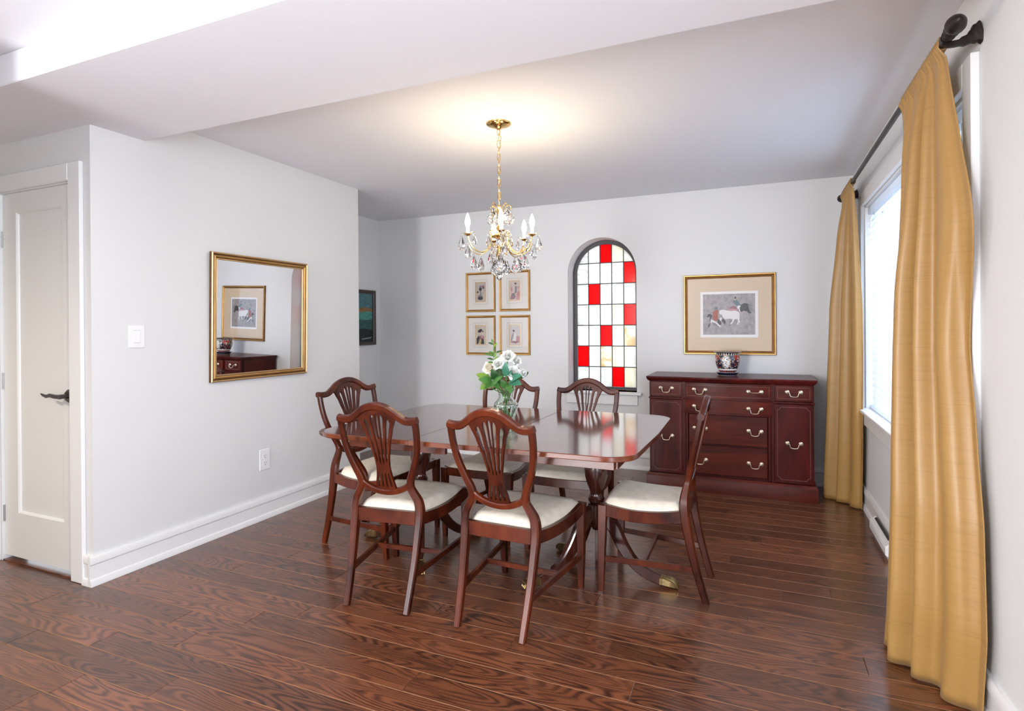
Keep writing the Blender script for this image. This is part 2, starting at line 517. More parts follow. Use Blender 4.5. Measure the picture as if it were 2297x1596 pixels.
# the rest of the floor, out of view: one slab with the same finish
mb = MB()
mb.box(XFAR, XR, YREAR, row0 - .0005, -0.012, 0.0)
mb.box(XFAR, -4.351, row0, YD, -0.012, 0.0)
mb.box(-4.35, -3.201, row0, 0.954, -0.012, 0.0)
mb.build('floorboards_behind', M['oak'], fl, 0)

# ceiling with the dropped beam across it
ceil = struct('ceiling', MB().box(XFAR - .1, XR + .2, YREAR - .1, YB + .3, HC, HC + .12), M['ceiling'])
struct('ceiling_beam', MB().box(XFAR, XR, YS0, YS1, HS, HC - .0005, 0.004), M['ceiling'])

# walls
struct('wall_left', MB().box(XL - .12, XL, YD + .12, YL, 0, HC), M['wall'])
struct('wall_alcove_return', MB().box(XL2 - .1, XL - .1205, YL - .12, YL, 0, HC), M['wall'])
struct('wall_alcove', MB().box(XL2 - .12, XL2, YL, YB, 0, HC), M['wall'])
DX0, DX1, DZ = -3.885, -3.226, 2.045
mb = MB()
mb.box(DX1, XL, YD, YD + .12, 0, HC); mb.box(XFAR, DX0, YD, YD + .12, 0, HC); mb.box(DX0, DX1, YD, YD + .12, DZ, HC)
struct('wall_door', mb, M['wall'])
struct('wall_closet', MB().box(DX0 - .15, DX1 + .15, YD + .5, YD + .55, 0, HC), M['wall'])
mb = MB().box(XFAR - .12, XFAR, YREAR, YD + .12, 0, HC)
struct('wall_far_left', mb, M['wall'])
struct('wall_light_blocker', MB().box(-2.84, -2.72, YREAR, 0.88, 0, HC), M['wall'])  # unseen wall added to keep window light off the door
mb = MB()
mb.box(XFAR, -2.65, YREAR - .12, YREAR, 0, HC); mb.box(-1.65, XR + .16, YREAR - .12, YREAR, 0, HC)
mb.box(-2.65, -1.65, YREAR - .12, YREAR, 0, .3); mb.box(-2.65, -1.65, YREAR - .12, YREAR, 2.3, HC)
struct('wall_rear', mb, M['wall'])
WY0, WY1, WZ0, WZ1 = 2.47, 4.64, 0.685, 2.105
mb = MB()
mb.box(XR, XR + .16, YREAR, -1.7, 0, HC); mb.box(XR, XR + .16, .8, WY0, 0, HC); mb.box(XR, XR + .16, -1.7, .8, 0, .55); mb.box(XR, XR + .16, -1.7, .8, 2.15, HC); mb.box(XR, XR + .16, WY1, YB + .25, 0, HC)
mb.box(XR, XR + .16, WY0, WY1, 0, WZ0); mb.box(XR, XR + .16, WY0, WY1, WZ1, HC)
struct('wall_right', mb, M['wall'])

# back wall with the arched opening
AX0, AX1, AZ0, AR = -1.641, -0.999, 0.690, 0.321
AC = (AX0 + AX1) / 2; AZS = 2.10 - AR
arch = [(AC + AR * math.cos(a), AZS + AR * math.sin(a)) for a in [PI * i / 28 for i in range(29)]]  # right to left
YT = YB + .25


def arch_wall():
    mb = MB()
    x0, x1 = XL2 - .12, XR
    mb.add([(x0, YB, 0), (AX0, YB, 0), (AX0, YB, HC), (x0, YB, HC)], [(0, 1, 2, 3)])
    mb.add([(AX1, YB, 0), (x1, YB, 0), (x1, YB, HC), (AX1, YB, HC)], [(0, 1, 2, 3)])
    mb.add([(AX0, YB, 0), (AX1, YB, 0), (AX1, YB, AZ0), (AX0, YB, AZ0)], [(0, 1, 2, 3)])
    mb.add([(x0, YT, 0), (AX0, YT, 0), (AX0, YT, HC), (x0, YT, HC)], [(0, 1, 2, 3)])
    mb.add([(AX1, YT, 0), (x1, YT, 0), (x1, YT, HC), (AX1, YT, HC)], [(0, 1, 2, 3)])
    mb.add([(AX0, YT, 0), (AX1, YT, 0), (AX1, YT, AZ0), (AX0, YT, AZ0)], [(0, 1, 2, 3)])
    for yy in (YB, YT):
        for (xa, za), (xb, zb) in zip(arch[:-1], arch[1:]):
            mb.add([(xa, yy, za), (xa, yy, HC), (xb, yy, HC), (xb, yy, zb)], [(0, 1, 2, 3)])
    rim = [(AX1, AZ0)] + arch + [(AX0, AZ0)]
    for (xa, za), (xb, zb) in zip(rim, rim[1:] + rim[:1]):
        mb.add([(xa, YB, za), (xa, YT, za), (xb, YT, zb), (xb, YB, zb)], [(0, 1, 2, 3)])
    return mb


struct('wall_back', arch_wall(), M['wall'])

# baseboards: plinth, raised top band and shoe
BP = [(0, 0), (.026, 0), (.026, .014), (.020, .030), (.013, .034), (.013, .102), (.019, .110), (.019, .136), (.012, .148), (0, .148)]


def baseboard(name, a, b, nrm):
    mb = MB()
    T = lambda u, v, w_: (a[0] + (b[0] - a[0]) * w_ + nrm[0] * u, a[1] + (b[1] - a[1]) * w_ + nrm[1] * u, v)
    mb.prism(BP, 0, 1, T)
    return struct(name, mb, M['trim'])


baseboard('baseboard_left', (XL, YD - .026), (XL, YL), (1, 0))
baseboard('baseboard_door', (-3.126, YD), (XL, YD), (0, -1))
baseboard('baseboard_far_left', (XFAR, YD), (-3.98, YD), (0, -1))
baseboard('baseboard_alcove', (XL2, YL), (XL2, YB), (1, 0))
baseboard('baseboard_back', (XL2, YB), (XR, YB), (0, -1))
baseboard('baseboard_right', (XR, YREAR), (XR, YB), (-1, 0))
baseboard('baseboard_rear', (XFAR, YREAR), (XR, YREAR), (0, 1))

# made-up windows out of view, added to go with the fill lights
for nm, T, (ua, ub), (za, zb) in (('added_window_rear', lambda u, v, w_: (u, YREAR - w_, v), (-2.65, -1.65), (.3, 2.3)),
                                  ('added_window_side', lambda u, v, w_: (XR + w_, u, v), (-1.7, .8), (.55, 2.15))):
    wr = struct(nm, None, None, T((ua + ub) / 2, 0, 0))
    wr.location = T((ua + ub) / 2, za, 0)
    mb = MB(); W_ = ub - ua
    for u in (ua, ua + W_ / 3, ua + 2 * W_ / 3, ub):
        mb.box(u - .03, u + .03, za, zb, .02, .09, .004, T=lambda a, b_, c, T=T: T(a, b_, c))
    for v in (za, zb): mb.box(ua, ub, v - .03, v + .03, .02, .09, .004, T=lambda a, b_, c, T=T: T(a, b_, c))
    mb.build('window_frame', M['trim'], wr)
    MB().box(ua, ub, za, zb, .05, .055, T=lambda a, b_, c, T=T: T(a, b_, c)).build('pane', M['glass'], wr)

# ------------------------------------------------------------------ dining window with casing (right wall)
win = struct('window_1', None, None, (XR, 3.555, 0.6))
CW = .09
for (ya, yb, za, zb) in ((WY0 - CW, WY0, WZ0 - CW, WZ1 + CW), (WY1, WY1 + CW, WZ0 - CW, WZ1 + CW), (WY0, WY1, WZ1, WZ1 + CW), (WY0, WY1, WZ0 - CW, WZ0)):
    MB().box(XR - .026, XR, ya, yb, za, zb, .003).build('casing', M['trim'], win)
MB().box(XR - .05, XR + .12, WY0 - .02, WY1 + .02, WZ0 - .004, WZ0 + .018, .004).build('sill', M['trim'], win)
mb = MB()
mb.box(XR, XR + .13, WY0, WY0 + .012, WZ0 + .018, WZ1); mb.box(XR, XR + .13, WY1 - .012, WY1, WZ0 + .018, WZ1)
mb.box(XR, XR + .13, WY0, WY1, WZ1 - .012, WZ1)
mb.build('jamb', M['trim'], win)
WM = (WY0 + WY1) / 2
for (ya, yb) in ((WY0 + .012, WM), (WM, WY1 - .012)):
    mb = MB()
    for (a, b_, c, d) in ((ya, ya + .05, WZ0, WZ1), (yb - .05, yb, WZ0, WZ1), (ya, yb, WZ0, WZ0 + .06), (ya, yb, WZ1 - .06, WZ1)):
        mb.box(XR + .10, XR + .14, a, b_, c, d, .004)
    sash = mb.build('sash', M['trim'], win)
    MB().box(XR + .118, XR + .122, ya + .05, yb - .05, WZ0 + .06, WZ1 - .06).build('pane', M['glass'], sash)

bl = thing('venetian_blind', 'white horizontal slatted blind glowing with daylight in the window behind the gold curtains', 'blind', (XR + .045, WM, WZ0 + .02))
MB().box(XR + .018, XR + .07, WY0 + .014, WY1 - .014, WZ1 - .062, WZ1 - .014, .004).build('head_rail', M['blind'], bl)
MB().box(XR + .022, XR + .068, WY0 + .016, WY1 - .016, WZ0 + .022, WZ0 + .040, .004).build('bottom_rail', M['blind'], bl)
sl = MB(); hw = .025; L_ = (WY1 - WY0) / 2 - .018
prof = [(-hw, 0), (-hw * .5, .0022), (0, .003), (hw * .5, .0022), (hw, 0), (hw, -.0022), (0, .0006), (-hw, -.0022)]
sl.prism(prof, -L_, L_, lambda u, v, w_: (u, w_, v))
sme = sl.mesh('slat', M['blind'])
nsl = 30; z0 = WZ0 + .062; z1 = WZ1 - .085
for i in range(nsl):
    z = z0 + (z1 - z0) * i / (nsl - 1)
    link('slat', sme, bl, (0, 0, z - bl.location.z), (0, math.radians(-74), 0))
for yy in (WY0 + .2, WY0 + .78, WM + .32, WY1 - .2):
    mb = MB()
    for xx in (XR + .027, XR + .063):
        mb.box(xx - .0008, xx + .0008, yy - .004, yy + .004, WZ0 + .03, WZ1 - .05)
    mb.build('ladder_cord', M['cord'], bl)

# ------------------------------------------------------------------ stained-glass window (back wall)
sg = struct('window_2', None, None, (AC, YB, AZ0))
YG = YB + .18
GX0, GX1, GZ0 = AX0 + .040, AX1 - .040, AZ0 + .022
GR = (GX1 - GX0) / 2; GZS = AZS


def arch_poly(x0, x1, z0, zs, n=28):
    c = (x0 + x1) / 2; r = (x1 - x0) / 2
    return [(x0, z0), (x1, z0)] + [(c + r * math.cos(PI * i / n), zs + r * math.sin(PI * i / n)) for i in range(n + 1)]


def clip(poly, cl):
    """Sutherland-Hodgman, cl convex and counter-clockwise"""
    out = poly
    for (ax, ay), (bx, by) in zip(cl, cl[1:] + cl[:1]):
        if abs(ax - bx) + abs(ay - by) < 1e-9: continue
        inp = out; out = []
        side = lambda p: (bx - ax) * (p[1] - ay) - (by - ay) * (p[0] - ax)
        for i in range(len(inp)):
            p, q = inp[i - 1], inp[i]; sp, sq = side(p), side(q)
            if (sp >= 0) != (sq >= 0):
                t = sp / (sp - sq); out.append((p[0] + (q[0] - p[0]) * t, p[1] + (q[1] - p[1]) * t))
            if sq >= 0: out.append(q)
        if not out: return []
    res = []
    for p in out:
        if not res or abs(p[0] - res[-1][0]) + abs(p[1] - res[-1][1]) > 1e-5: res.append(p)
    return res


outer = arch_poly(AX0 + .0008, AX1 - .0008, AZ0 + .0008, AZS); inner = arch_poly(GX0, GX1, GZ0, GZS)
mb = MB(); n = len(outer)
ya, yb = YG - .010, YG + .028
for i in range(n):
    j = (i + 1) % n
    o1, o2, i1, i2 = outer[i], outer[j], inner[i], inner[j]
    mb.add([(o1[0], ya, o1[1]), (o2[0], ya, o2[1]), (i2[0], ya, i2[1]), (i1[0], ya, i1[1]),
            (o1[0], yb, o1[1]), (o2[0], yb, o2[1]), (i2[0], yb, i2[1]), (i1[0], yb, i1[1])],
           [(0, 1, 2, 3), (4, 5, 6, 7), (3, 2, 6, 7), (0, 1, 5, 4)])
mb.build('arched_frame', M['frame_dark'], sg)
GM = {
    'w': [translucent('opal_glass_%d' % i, c, .72, .3, (s_, sc), .01) for i, (c, s_, sc) in enumerate((
        ((.95, .95, .93), (.74, .74, .70), (7, 1, 26)), ((.96, .96, .95), (.80, .79, .76), (9, 1, 18)), ((.95, .95, .94), (.84, .82, .76), (8, 1, 14))))],
    'b': translucent('beige_glass', (.92, .89, .80), .72, .3, ((.88, .83, .70), (30, 1, 5)), .01),
    'a': translucent('amber_streaked_glass', (.95, .94, .90), .72, .3, ((.84, .66, .40), (9, 1, 9)), .01),
    'r': translucent('red_glass', (.95, .004, .012), .72, .12, ((.85, .002, .010), (9, 1, 16)), .01)}
PAT = ['wwrbw', 'wwwwr', 'wrwww', 'wwwbr', 'wwrwa', 'rwabw', 'wwwrb']
colx = [GX0 + (GX1 - GX0) * i / 5 for i in range(6)]
rowz = [GZ0, .90, 1.097, 1.294, 1.491, 1.688, 1.885, 2.2]
for r_ in range(7):
    for c_ in range(5):
        z0, z1 = rowz[6 - r_], rowz[7 - r_]
        g = .0022
        cell = [(colx[c_] + g, z0 + g), (colx[c_ + 1] - g, z0 + g), (colx[c_ + 1] - g, z1 - g), (colx[c_] + g, z1 - g)]
        poly = clip(cell, inner)
        if len(poly) < 3: continue
        kind = PAT[r_][c_]
        mt = GM[kind]
        if isinstance(mt, list): mt = mt[(r_ * 3 + c_ * 2) % 3]
        o = MB().prism(poly, YG - .002 + R.uniform(-.0006, .0006), YG + .002, lambda u, v, w_: (u, w_, v)).build('pane', mt, sg, 0)
        if kind == 'r': o['label'] = 'clear red glass pane'
for x in colx[1:-1]:
    hz = GZS + math.sqrt(max(0, GR ** 2 - (x - AC) ** 2))
    MB().box(x - .0034, x + .0034, YG - .005, YG + .005, GZ0, hz, .0015).build('lead_came', M['lead'], sg)
for z in rowz[1:-1]:
    hx = GR if z < GZS else math.sqrt(max(0, GR ** 2 - (z - GZS) ** 2))
    MB().box(AC - hx, AC + hx, YG - .0045, YG + .0045, z - .0034, z + .0034, .0015).build('lead_came', M['lead'], sg)
MB().box(AX0 - .045, AX1 + .045, YB - .045, YG - .03, .664, .690, .004).build('sill', M['trim'], sg)
MB().box(AX0 - .01, AX1 + .01, YB - .02, YB, .572, .664, .003).build('apron', M['trim'], sg)

# ------------------------------------------------------------------ closet door
dr = struct('door_1', None, None, ((DX0 + DX1) / 2, YD, 0))
dx0, dx1, dz0, dz1 = DX0 + .008, DX1 - .012, .03, DZ - .006
px0, px1, pz0, pz1 = -3.752, -3.335, .275, 1.932
yf = YD + .014
mb = MB()
mb.box(dx0, px0, yf, yf + .04, dz0, dz1); mb.box(px1, dx1, yf, yf + .04, dz0, dz1)
mb.box(px0, px1, yf, yf + .04, dz0, pz0); mb.box(px0, px1, yf, yf + .04, pz1, dz1)
leaf = mb.build('door_leaf', M['door'], dr)
mb = MB().box(px0, px1, yf + .013, yf + .03, pz0, pz1)
pan = mb.build('recessed_panel', M['door'], dr)
T = lambda u, v, w_: (px0 + u, yf + .013 - w_, pz0 + v)
MB().frame(px1 - px0, pz1 - pz0, [(0, 0), (0, .012), (.004, .010), (.008, .004), (.010, 0)], T).build('panel_moulding', M['door'], dr)
mb = MB()
hx, hz = -3.278, .940
cyl = lambda r0, r1, y0, y1, m_=mb: m_.sweep([(hx, y0, hz), (hx, y1, hz)], [(2 * r0, 2 * r0), (2 * r1, 2 * r1)], (0, 0, 1), 24, kind='round')
cyl(.034, .034, yf, yf - .006); cyl(.032, .026, yf - .006, yf - .014); cyl(.012, .012, yf - .012, yf - .055)
mb.sweep([(hx + .012, yf - .052, hz), (hx - .03, yf - .054, hz + .001), (hx - .075, yf - .054, hz + .006), (hx - .105, yf - .053, hz - .001), (hx - .135, yf - .052, hz + .004), (hx - .155, yf - .051, hz + .010)],
         [(.024, .024), (.022, .022), (.016, .02), (.014, .018), (.012, .014), (.006, .008)], (0, 0, 1), 12, kind='round')
o = mb.build('lever_handle', M['pewter'], dr); o['label'] = 'antique pewter lever handle'
MB().box(dx1 - .001, dx1 + .0015, yf - .001, yf + .022, hz - .03, hz + .03).build('latch_plate', M['pewter'], dr)
for z in (1.79, 1.00, .262):
    mb = MB(); mb.sweep([(dx0 - .003, yf - .004, z - .045), (dx0 - .003, yf - .004, z + .045)], (.012, .012), (1, 0, 0), 10, kind='round')
    for k in range(4): mb.box(dx0 - .0095, dx0 + .0035, yf - .0105, yf + .002, z - .036 + k * .024 - .001, z - .036 + k * .024 + .001)
    mb.box(dx0 - .003, dx0 + .004, yf - .002, yf + .01, z - .045, z + .045)
    mb.build('hinge', M['nickel'], dr)
tr = struct('trim_1', None, None, ((DX0 + DX1) / 2, YD, 0))
MB().box(DX1 - .012 + .012, -3.126, YD - .02, YD, 0, DZ + .09, .004).build('casing', M['trim'], tr)
MB().box(DX0 - .095, DX0, YD - .02, YD, 0, DZ + .09, .004).build('casing', M['trim'], tr)
MB().box(DX0, DX1, YD - .02, YD, DZ, DZ + .09, .004).build('casing', M['trim'], tr)
mb = MB(); mb.box(DX1 - .010, DX1, YD, YD + .12, 0, DZ); mb.box(DX0, DX0 + .006, YD, YD + .12, 0, DZ); mb.box(DX0, DX1, YD, YD + .12, DZ - .005, DZ)
mb.build('door_jamb', M['trim'], tr)
MB().box(DX0 + .006, DX1 - .010, YD + .002, YD + .11, 0, .006).build('threshold', M['oak'], tr)

# recessed ceiling light just this side of the beam (its glow falls on the beam face); the hall one is added fill for the door
for i, (x, yy, e_) in enumerate(((-1.80, 1.16, 9), (-3.75, -0.3, 85), (-0.9, 0.7, 7))):
    pl = thing('recessed_downlight', ['round white recessed downlight beside the ceiling beam', 'round white recessed downlight added out of view to light the hall door', 'round white recessed downlight over the living area'][i], 'ceiling light', (x, yy, HC))
    MB().lathe([(.055, -.001), (.075, -.006), (.078, -.0005)], 28, (x, yy, HC), cap=False).build('trim_ring', M['plastic'], pl)
    MB().lathe([(.0, -.003), (.054, -.003)], 28, (x, yy, HC), cap=False).build('lens', emit('downlight_lens', (1, .95, .88), 6), pl)
    d = bpy.data.lights.new('downlight_beam', 'SPOT'); d.energy = e_; d.spot_size = math.radians(164); d.spot_blend = .8; d.shadow_soft_size = .05; d.color = (1, .88, .72)
    lo = bpy.data.objects.new('downlight_beam', d); COL.objects.link(lo); lo.parent = pl; lo.location = (0, 0, -.02)

# ------------------------------------------------------------------ dining chairs


def lerp(a, b, t): return a + (b - a) * t


def table_fn(pts, x):
    if x <= pts[0][0]: return pts[0][1]
    for (a, va), (b_, vb) in zip(pts[:-1], pts[1:]):
        if x <= b_:
            t = (x - a) / (b_ - a); t = t * t * (3 - 2 * t) * .35 + t * .65
            return lerp(va, vb, t)
    return pts[-1][1]


def smooth_path(pts, sub=4):
    """Catmull-Rom through pts"""
    P = [Vector(p) for p in pts]; out = []
    for i in range(len(P) - 1):
        p0 = P[max(i - 1, 0)]; p1 = P[i]; p2 = P[i + 1]; p3 = P[min(i + 2, len(P) - 1)]
        for k in range(sub):
            t = k / sub
            out.append(.5 * ((2 * p1) + (-p0 + p2) * t + (2 * p0 - 5 * p1 + 4 * p2 - p3) * t * t + (-p0 + 3 * p1 - 3 * p2 + p3) * t ** 3))
    out.append(P[-1])
    return out


def make_chair(loc, rz, label, kx=1.0, ky=1.0, kz=1.0, arms=False, group='shield-back dining chairs'):
    t = thing('armchair' if arms else 'dining_chair', label, 'chair', loc, rz, group)
    wd = M['chair']

    def S(p): return (p[0] * kx, p[1] * ky, p[2] * kz)
    rake = lambda z: -.203 - (z - .55) * .25
    BN = Vector((0, 1, .25)).normalized()          # normal of the back
    # rear legs run up into the sides of the shield
    for s in (-1, 1):
        pts = [(.153, -.300, 0), (.158, -.262, .11), (.163, -.232, .21), (.167, -.208, .31), (.170, -.192, .39), (.168, -.187, .44), (.160, -.188, .475),
               (.141, -.194, .51), (.128, -.200, .54), (.132, -.208, .575), (.150, rake(.62), .62), (.172, rake(.68), .68), (.186, rake(.74), .74), (.192, rake(.80), .80), (.192, rake(.855), .855)]
        sz = [(.028, .030), (.030, .033), (.032, .036), (.034, .040), (.037, .044), (.038, .044), (.038, .040), (.036, .034), (.034, .030), (.033, .028), (.030, .027), (.028, .026), (.027, .025), (.027, .025), (.028, .025)]
        P = smooth_path([S((s * p[0], p[1], p[2])) for p in pts], 3)
        Z = []
        for i in range(len(sz) - 1):
            for k in range(3): Z.append((lerp(sz[i][0], sz[i + 1][0], k / 3), lerp(sz[i][1], sz[i + 1][1], k / 3)))
        Z.append(sz[-1])
        MB().sweep(P, Z, (0, 1, 0), ch=.35).build('leg', wd, t, local=True)
    # front legs, tapered
    for s in (-1, 1):
        mb = MB()
        mb.sweep([S((s * .208, .272, 0)), S((s * .212, .266, .14)), S((s * .217, .255, .422))], [(.025, .025), (.032, .032), (.042, .042)], (0, 1, 0), ch=.12)
        mb.build('leg', wd, t, local=True)
    # seat rails
    MB().sweep([S((-.165, -.187, .392)), S((.165, -.187, .392))], (.024, .062 * kz), (0, 0, 1), ch=.15).build('seat_rail', wd, t, local=True)
    MB().sweep(smooth_path([S((-.200, .254, .400)), S((0, .262, .398)), S((.200, .254, .400))], 4), (.024, .048), (0, 0, 1), ch=.15).build('seat_rail', wd, t, local=True)
    for s in (-1, 1):
        P = smooth_path([S((s * .172, -.175, .392)), S((s * .190, -.05, .380)), S((s * .207, .10, .380)), S((s * .219, .24, .398))], 4)
        MB().sweep(P, (.024, .054), (0, 0, 1), ch=.15).build('seat_rail', wd, t, local=True)
    # stretchers
    for s in (-1, 1):
        MB().sweep([S((s * .160, -.240, .150)), S((s * .212, .262, .160))], (.016, .028), (0, 0, 1), ch=.2).build('stretcher', wd, t, local=True)
    MB().sweep([S((-.186, .03, .156)), S((.186, .03, .156))], (.016, .024), (0, 0, 1), ch=.2).build('stretcher', wd, t, local=True)
    # crest rail
    half = [(.204, .866), (.190, .863), (.165, .859), (.138, .863), (.108, .881), (.075, .905), (.040, .921), (0, .927)]
    full = [(-a, b_) for a, b_ in half] + [(a, b_) for a, b_ in half[::-1][1:]]
    P = smooth_path([S((x, rake(z), z)) for x, z in full], 3)
    n_ = len(P); Z = []
    for i in range(n_):
        u = abs(2 * i / (n_ - 1) - 1)
        Z.append((.030, .034 if u < .8 else .030))
    MB().sweep(P, [(a, b_) for b_, a in Z], BN, ch=.4).build('crest_rail', wd, t, local=True)
    # lower bowl of the shield
    half = [(.127, .557), (.108, .540), (.080, .524), (.045, .512), (0, .507)]
    full = [(-a, b_) for a, b_ in half] + [(a, b_) for a, b_ in half[::-1][1:]]
    P = smooth_path([S((x, rake(z), z)) for x, z in full], 3)
    MB().sweep(P, (.028, .024), BN, ch=.35).build('shield_base', wd, t, local=True)
    # pierced splat
    crest = lambda x: table_fn([(0, .927), (.04, .921), (.075, .905), (.108, .881), (.138, .863), (.2, .86)], abs(x))
    bowl = lambda x: table_fn([(0, .507), (.045, .512), (.08, .524), (.127, .557)], abs(x))
    wv = [(0, .056), (.10, .047), (.22, .037), (.30, .034), (.38, .036), (.55, .049), (.75, .070), (.9, .089), (1, .103)]
    NV = 30
    cols = []

    def slot(v, a, b_, wmax):
        if v < a or v > b_: return 0.0
        q = min((v - a), (b_ - v)) / .05
        return wmax * min(1.0, math.sqrt(max(q, 0.0)) if q < 1 else 1.0)
    rows = []
    for j in range(NV + 1):
        v = j / NV
        hw_ = table_fn(wv, v)
        h_in = max(slot(v, .34, .93, .125), slot(v, .05, .25, .10))
        h_out = max(slot(v, .36, .90, .125), slot(v, .05, .25, .10))
        cc = slot(v, .62, .95, .10)
        e = .003
        h_in, h_out, cc = max(h_in, e), max(h_out, e), max(cc, e)
        us = [-1, -.675 - h_out, -.675 + h_out, -.225 - h_in, -.225 + h_in, -cc, cc, .225 - h_in, .225 + h_in, .675 - h_out, .675 + h_out, 1]
        if cc > .01: us[4] -= cc * .35; us[3] -= cc * .35; us[7] += cc * .35; us[8] += cc * .35
        row = []
        for u in us:
            x = u * hw_
            z = lerp(bowl(x) , crest(x) - .006, v)
            row.append((x, rake(z), z))
        rows.append((v, row))
    mb = MB(); th = .007
    vs = []
    for v, row in rows:
        for x, yy, z in row:
            a = Vector(S((x, yy, z)))
            vs.append(a + BN * th)
        for x, yy, z in row:
            a = Vector(S((x, yy, z)))
            vs.append(a - BN * th)
    W_ = 24
    solid = {}
    for j in range(NV):
        vm = (rows[j][0] + rows[j + 1][0]) / 2
        for c in range(11):
            ok = True
            if c in (3, 7) and (.34 < vm < .93 or .05 < vm < .25): ok = False
            if c in (1, 9) and (.36 < vm < .90 or .05 < vm < .25): ok = False
            if c == 5 and .62 < vm < .95: ok = False
            solid[(j, c)] = ok
    fs = []
    for (j, c), ok in solid.items():
        if not ok: continue
        a, b_, d, e = j * W_ + c, j * W_ + c + 1, (j + 1) * W_ + c + 1, (j + 1) * W_ + c
        fs.append((a, b_, d, e)); fs.append((a + 12, e + 12, d + 12, b_ + 12))
        for (q, p1, p2) in (((j, c - 1), a, e), ((j, c + 1), b_, d), ((j - 1, c), a, b_), ((j + 1, c), e, d)):
            if not solid.get(q, False): fs.append((p1, p2, p2 + 12, p1 + 12))
    mb.add(vs, fs)
    mb.build('splat', wd, t, smooth=40, local=True)
    # upholstered seat
    mb = MB(); NU, NW = 15, 13

    def seat(u, v):
        hw_ = lerp(.160, .214, v) + .006 * math.sin(PI * v)
        x = (2 * u - 1) * hw_
        yy = lerp(-.172, .262, v) + .010 * (1 - (2 * u - 1) ** 2) * (1 if v > .5 else 0) * (v - .5) * 2
        ex = min(1, (1 - abs(2 * u - 1)) / .16); ey = min(1, min(v, 1 - v) / .10)
        e = math.sqrt(max(0, 1 - (1 - ex) ** 2)) * math.sqrt(max(0, 1 - (1 - ey) ** 2))
        base = .414 - .012 * math.sin(PI * min(1, max(0, v))) * abs(2 * u - 1) ** 2
        return S((x, yy, base + .034 * e + .008 * math.sin(PI * u) * math.sin(PI * v)))
    mb.grid(NU, NW, seat)
    # skirt and underside
    edge = [j for j in range(NU)] + [NU * k + NU - 1 for k in range(1, NW)] + [NU * (NW - 1) + j for j in range(NU - 2, -1, -1)] + [NU * k for k in range(NW - 2, 0, -1)]
    lo = len(mb.v)
    for i in edge: mb.v.append((mb.v[i][0], mb.v[i][1], mb.v[i][2] - .03))
    for k in range(len(edge)):
        l = (k + 1) % len(edge)
        mb.f.append([edge[k], edge[l], lo + l, lo + k]); mb.m.append(0)
    mb.f.append([lo + k for k in range(len(edge))]); mb.m.append(0)
    o = mb.build('seat_cushion', M['fabric'], t, smooth=60, local=True)
    if arms:
        for s in (-1, 1):
            pts = [(s * .166, rake(.665), .664), (s * .225, -.215, .660), (s * .255, -.13, .655), (s * .256, -.03, .651), (s * .243, .06, .647), (s * .230, .105, .637)]
            P = smooth_path([S(p) for p in pts], 4)
            MB().sweep(P, (.036, .024), (0, 0, 1), ch=.5).build('arm', wd, t, local=True)
            pts = [(s * .205, .115, .39), (s * .203, .10, .45), (s * .205, .035, .52), (s * .222, .015, .58), (s * .240, .055, .638)]
            P = smooth_path([S(p) for p in pts], 4)
            MB().sweep(P, (.026, .032), (1, 0, 0), ch=.4).build('arm_support', wd, t, local=True)
    return t


make_chair((-1.024, 2.445, 0), math.radians(-2.5), 'mahogany shield-back side chair with its back to the viewer, in front of the flower vase')
make_chair((-1.634, 2.438, 0), math.radians(6), 'mahogany shield-back side chair with its back to the viewer, beside the armchair')
make_chair((-.478, 2.925, 0), math.radians(90), 'mahogany shield-back side chair in profile at the table end facing the armchair', ky=.84)
make_chair((-1.022, 3.335, 0), math.radians(180), 'mahogany shield-back side chair across the table, below the stained-glass window')
make_chair((-1.562, 3.330, 0), math.radians(180), 'mahogany shield-back side chair across the table, half hidden by the vase of flowers')
make_chair((-2.135, 2.905, 0), math.radians(-90), 'mahogany shield-back armchair with curved arms at the table end near the mirror wall', kx=1.32, ky=.87, kz=1.03, arms=True)

# ------------------------------------------------------------------ dining table
TX0, TX1, TY0, TY1 = -2.075, -.458, 2.252, 3.44
tb = thing('dining_table', 'polished mahogany double-pedestal dining table with rounded corners and brass feet', 'table', ((TX0 + TX1) / 2, 2.856, 0))
S1, S2 = -1.500, -1.136


def round_end(x_in, x_out, r=.13, n=12):
    s = 1 if x_out > x_in else -1
    pts = [(x_in, TY0), (x_out - s * r, TY0)]
    pts += [(x_out - s * r + s * r * math.sin(a), TY0 + r - r * math.cos(a)) for a in [PI / 2 * i / n for i in range(1, n)]]
    pts += [(x_out, TY0 + r), (x_out + s * .012, (TY0 + TY1) / 2), (x_out, TY1 - r)]
    pts += [(x_out - s * r + s * r * math.cos(a), TY1 - r + r * math.sin(a)) for a in [PI / 2 * i / n for i in range(1, n)]]
    pts += [(x_out - s * r, TY1), (x_in, TY1)]
    return pts


def slab(poly, z0, z1, b=.003):
    mb = MB(); n = len(poly)
    cx = sum(p[0] for p in poly) / n; cyy = sum(p[1] for p in poly) / n

    def ins(p, d):
        v = Vector((p[0] - cx, p[1] - cyy)); L = v.length
        return (p[0] - v.x / L * d, p[1] - v.y / L * d)
    rings = [(b, z0), (0, z0 + b), (0, z1 - b), (b, z1)]
    vs = []
    for d, z in rings: vs += [(*ins(p, d), z) for p in poly]
    side = [(k * n + i, k * n + (i + 1) % n, (k + 1) * n + (i + 1) % n, (k + 1) * n + i) for k in range(3) for i in range(n)]
    mb.add(vs, side, 1)
    mb.f.append([3 * n + i for i in range(n)]); mb.m.append(0)
    mb.f.append([i for i in range(n)][::-1]); mb.m.append(1)
    return mb


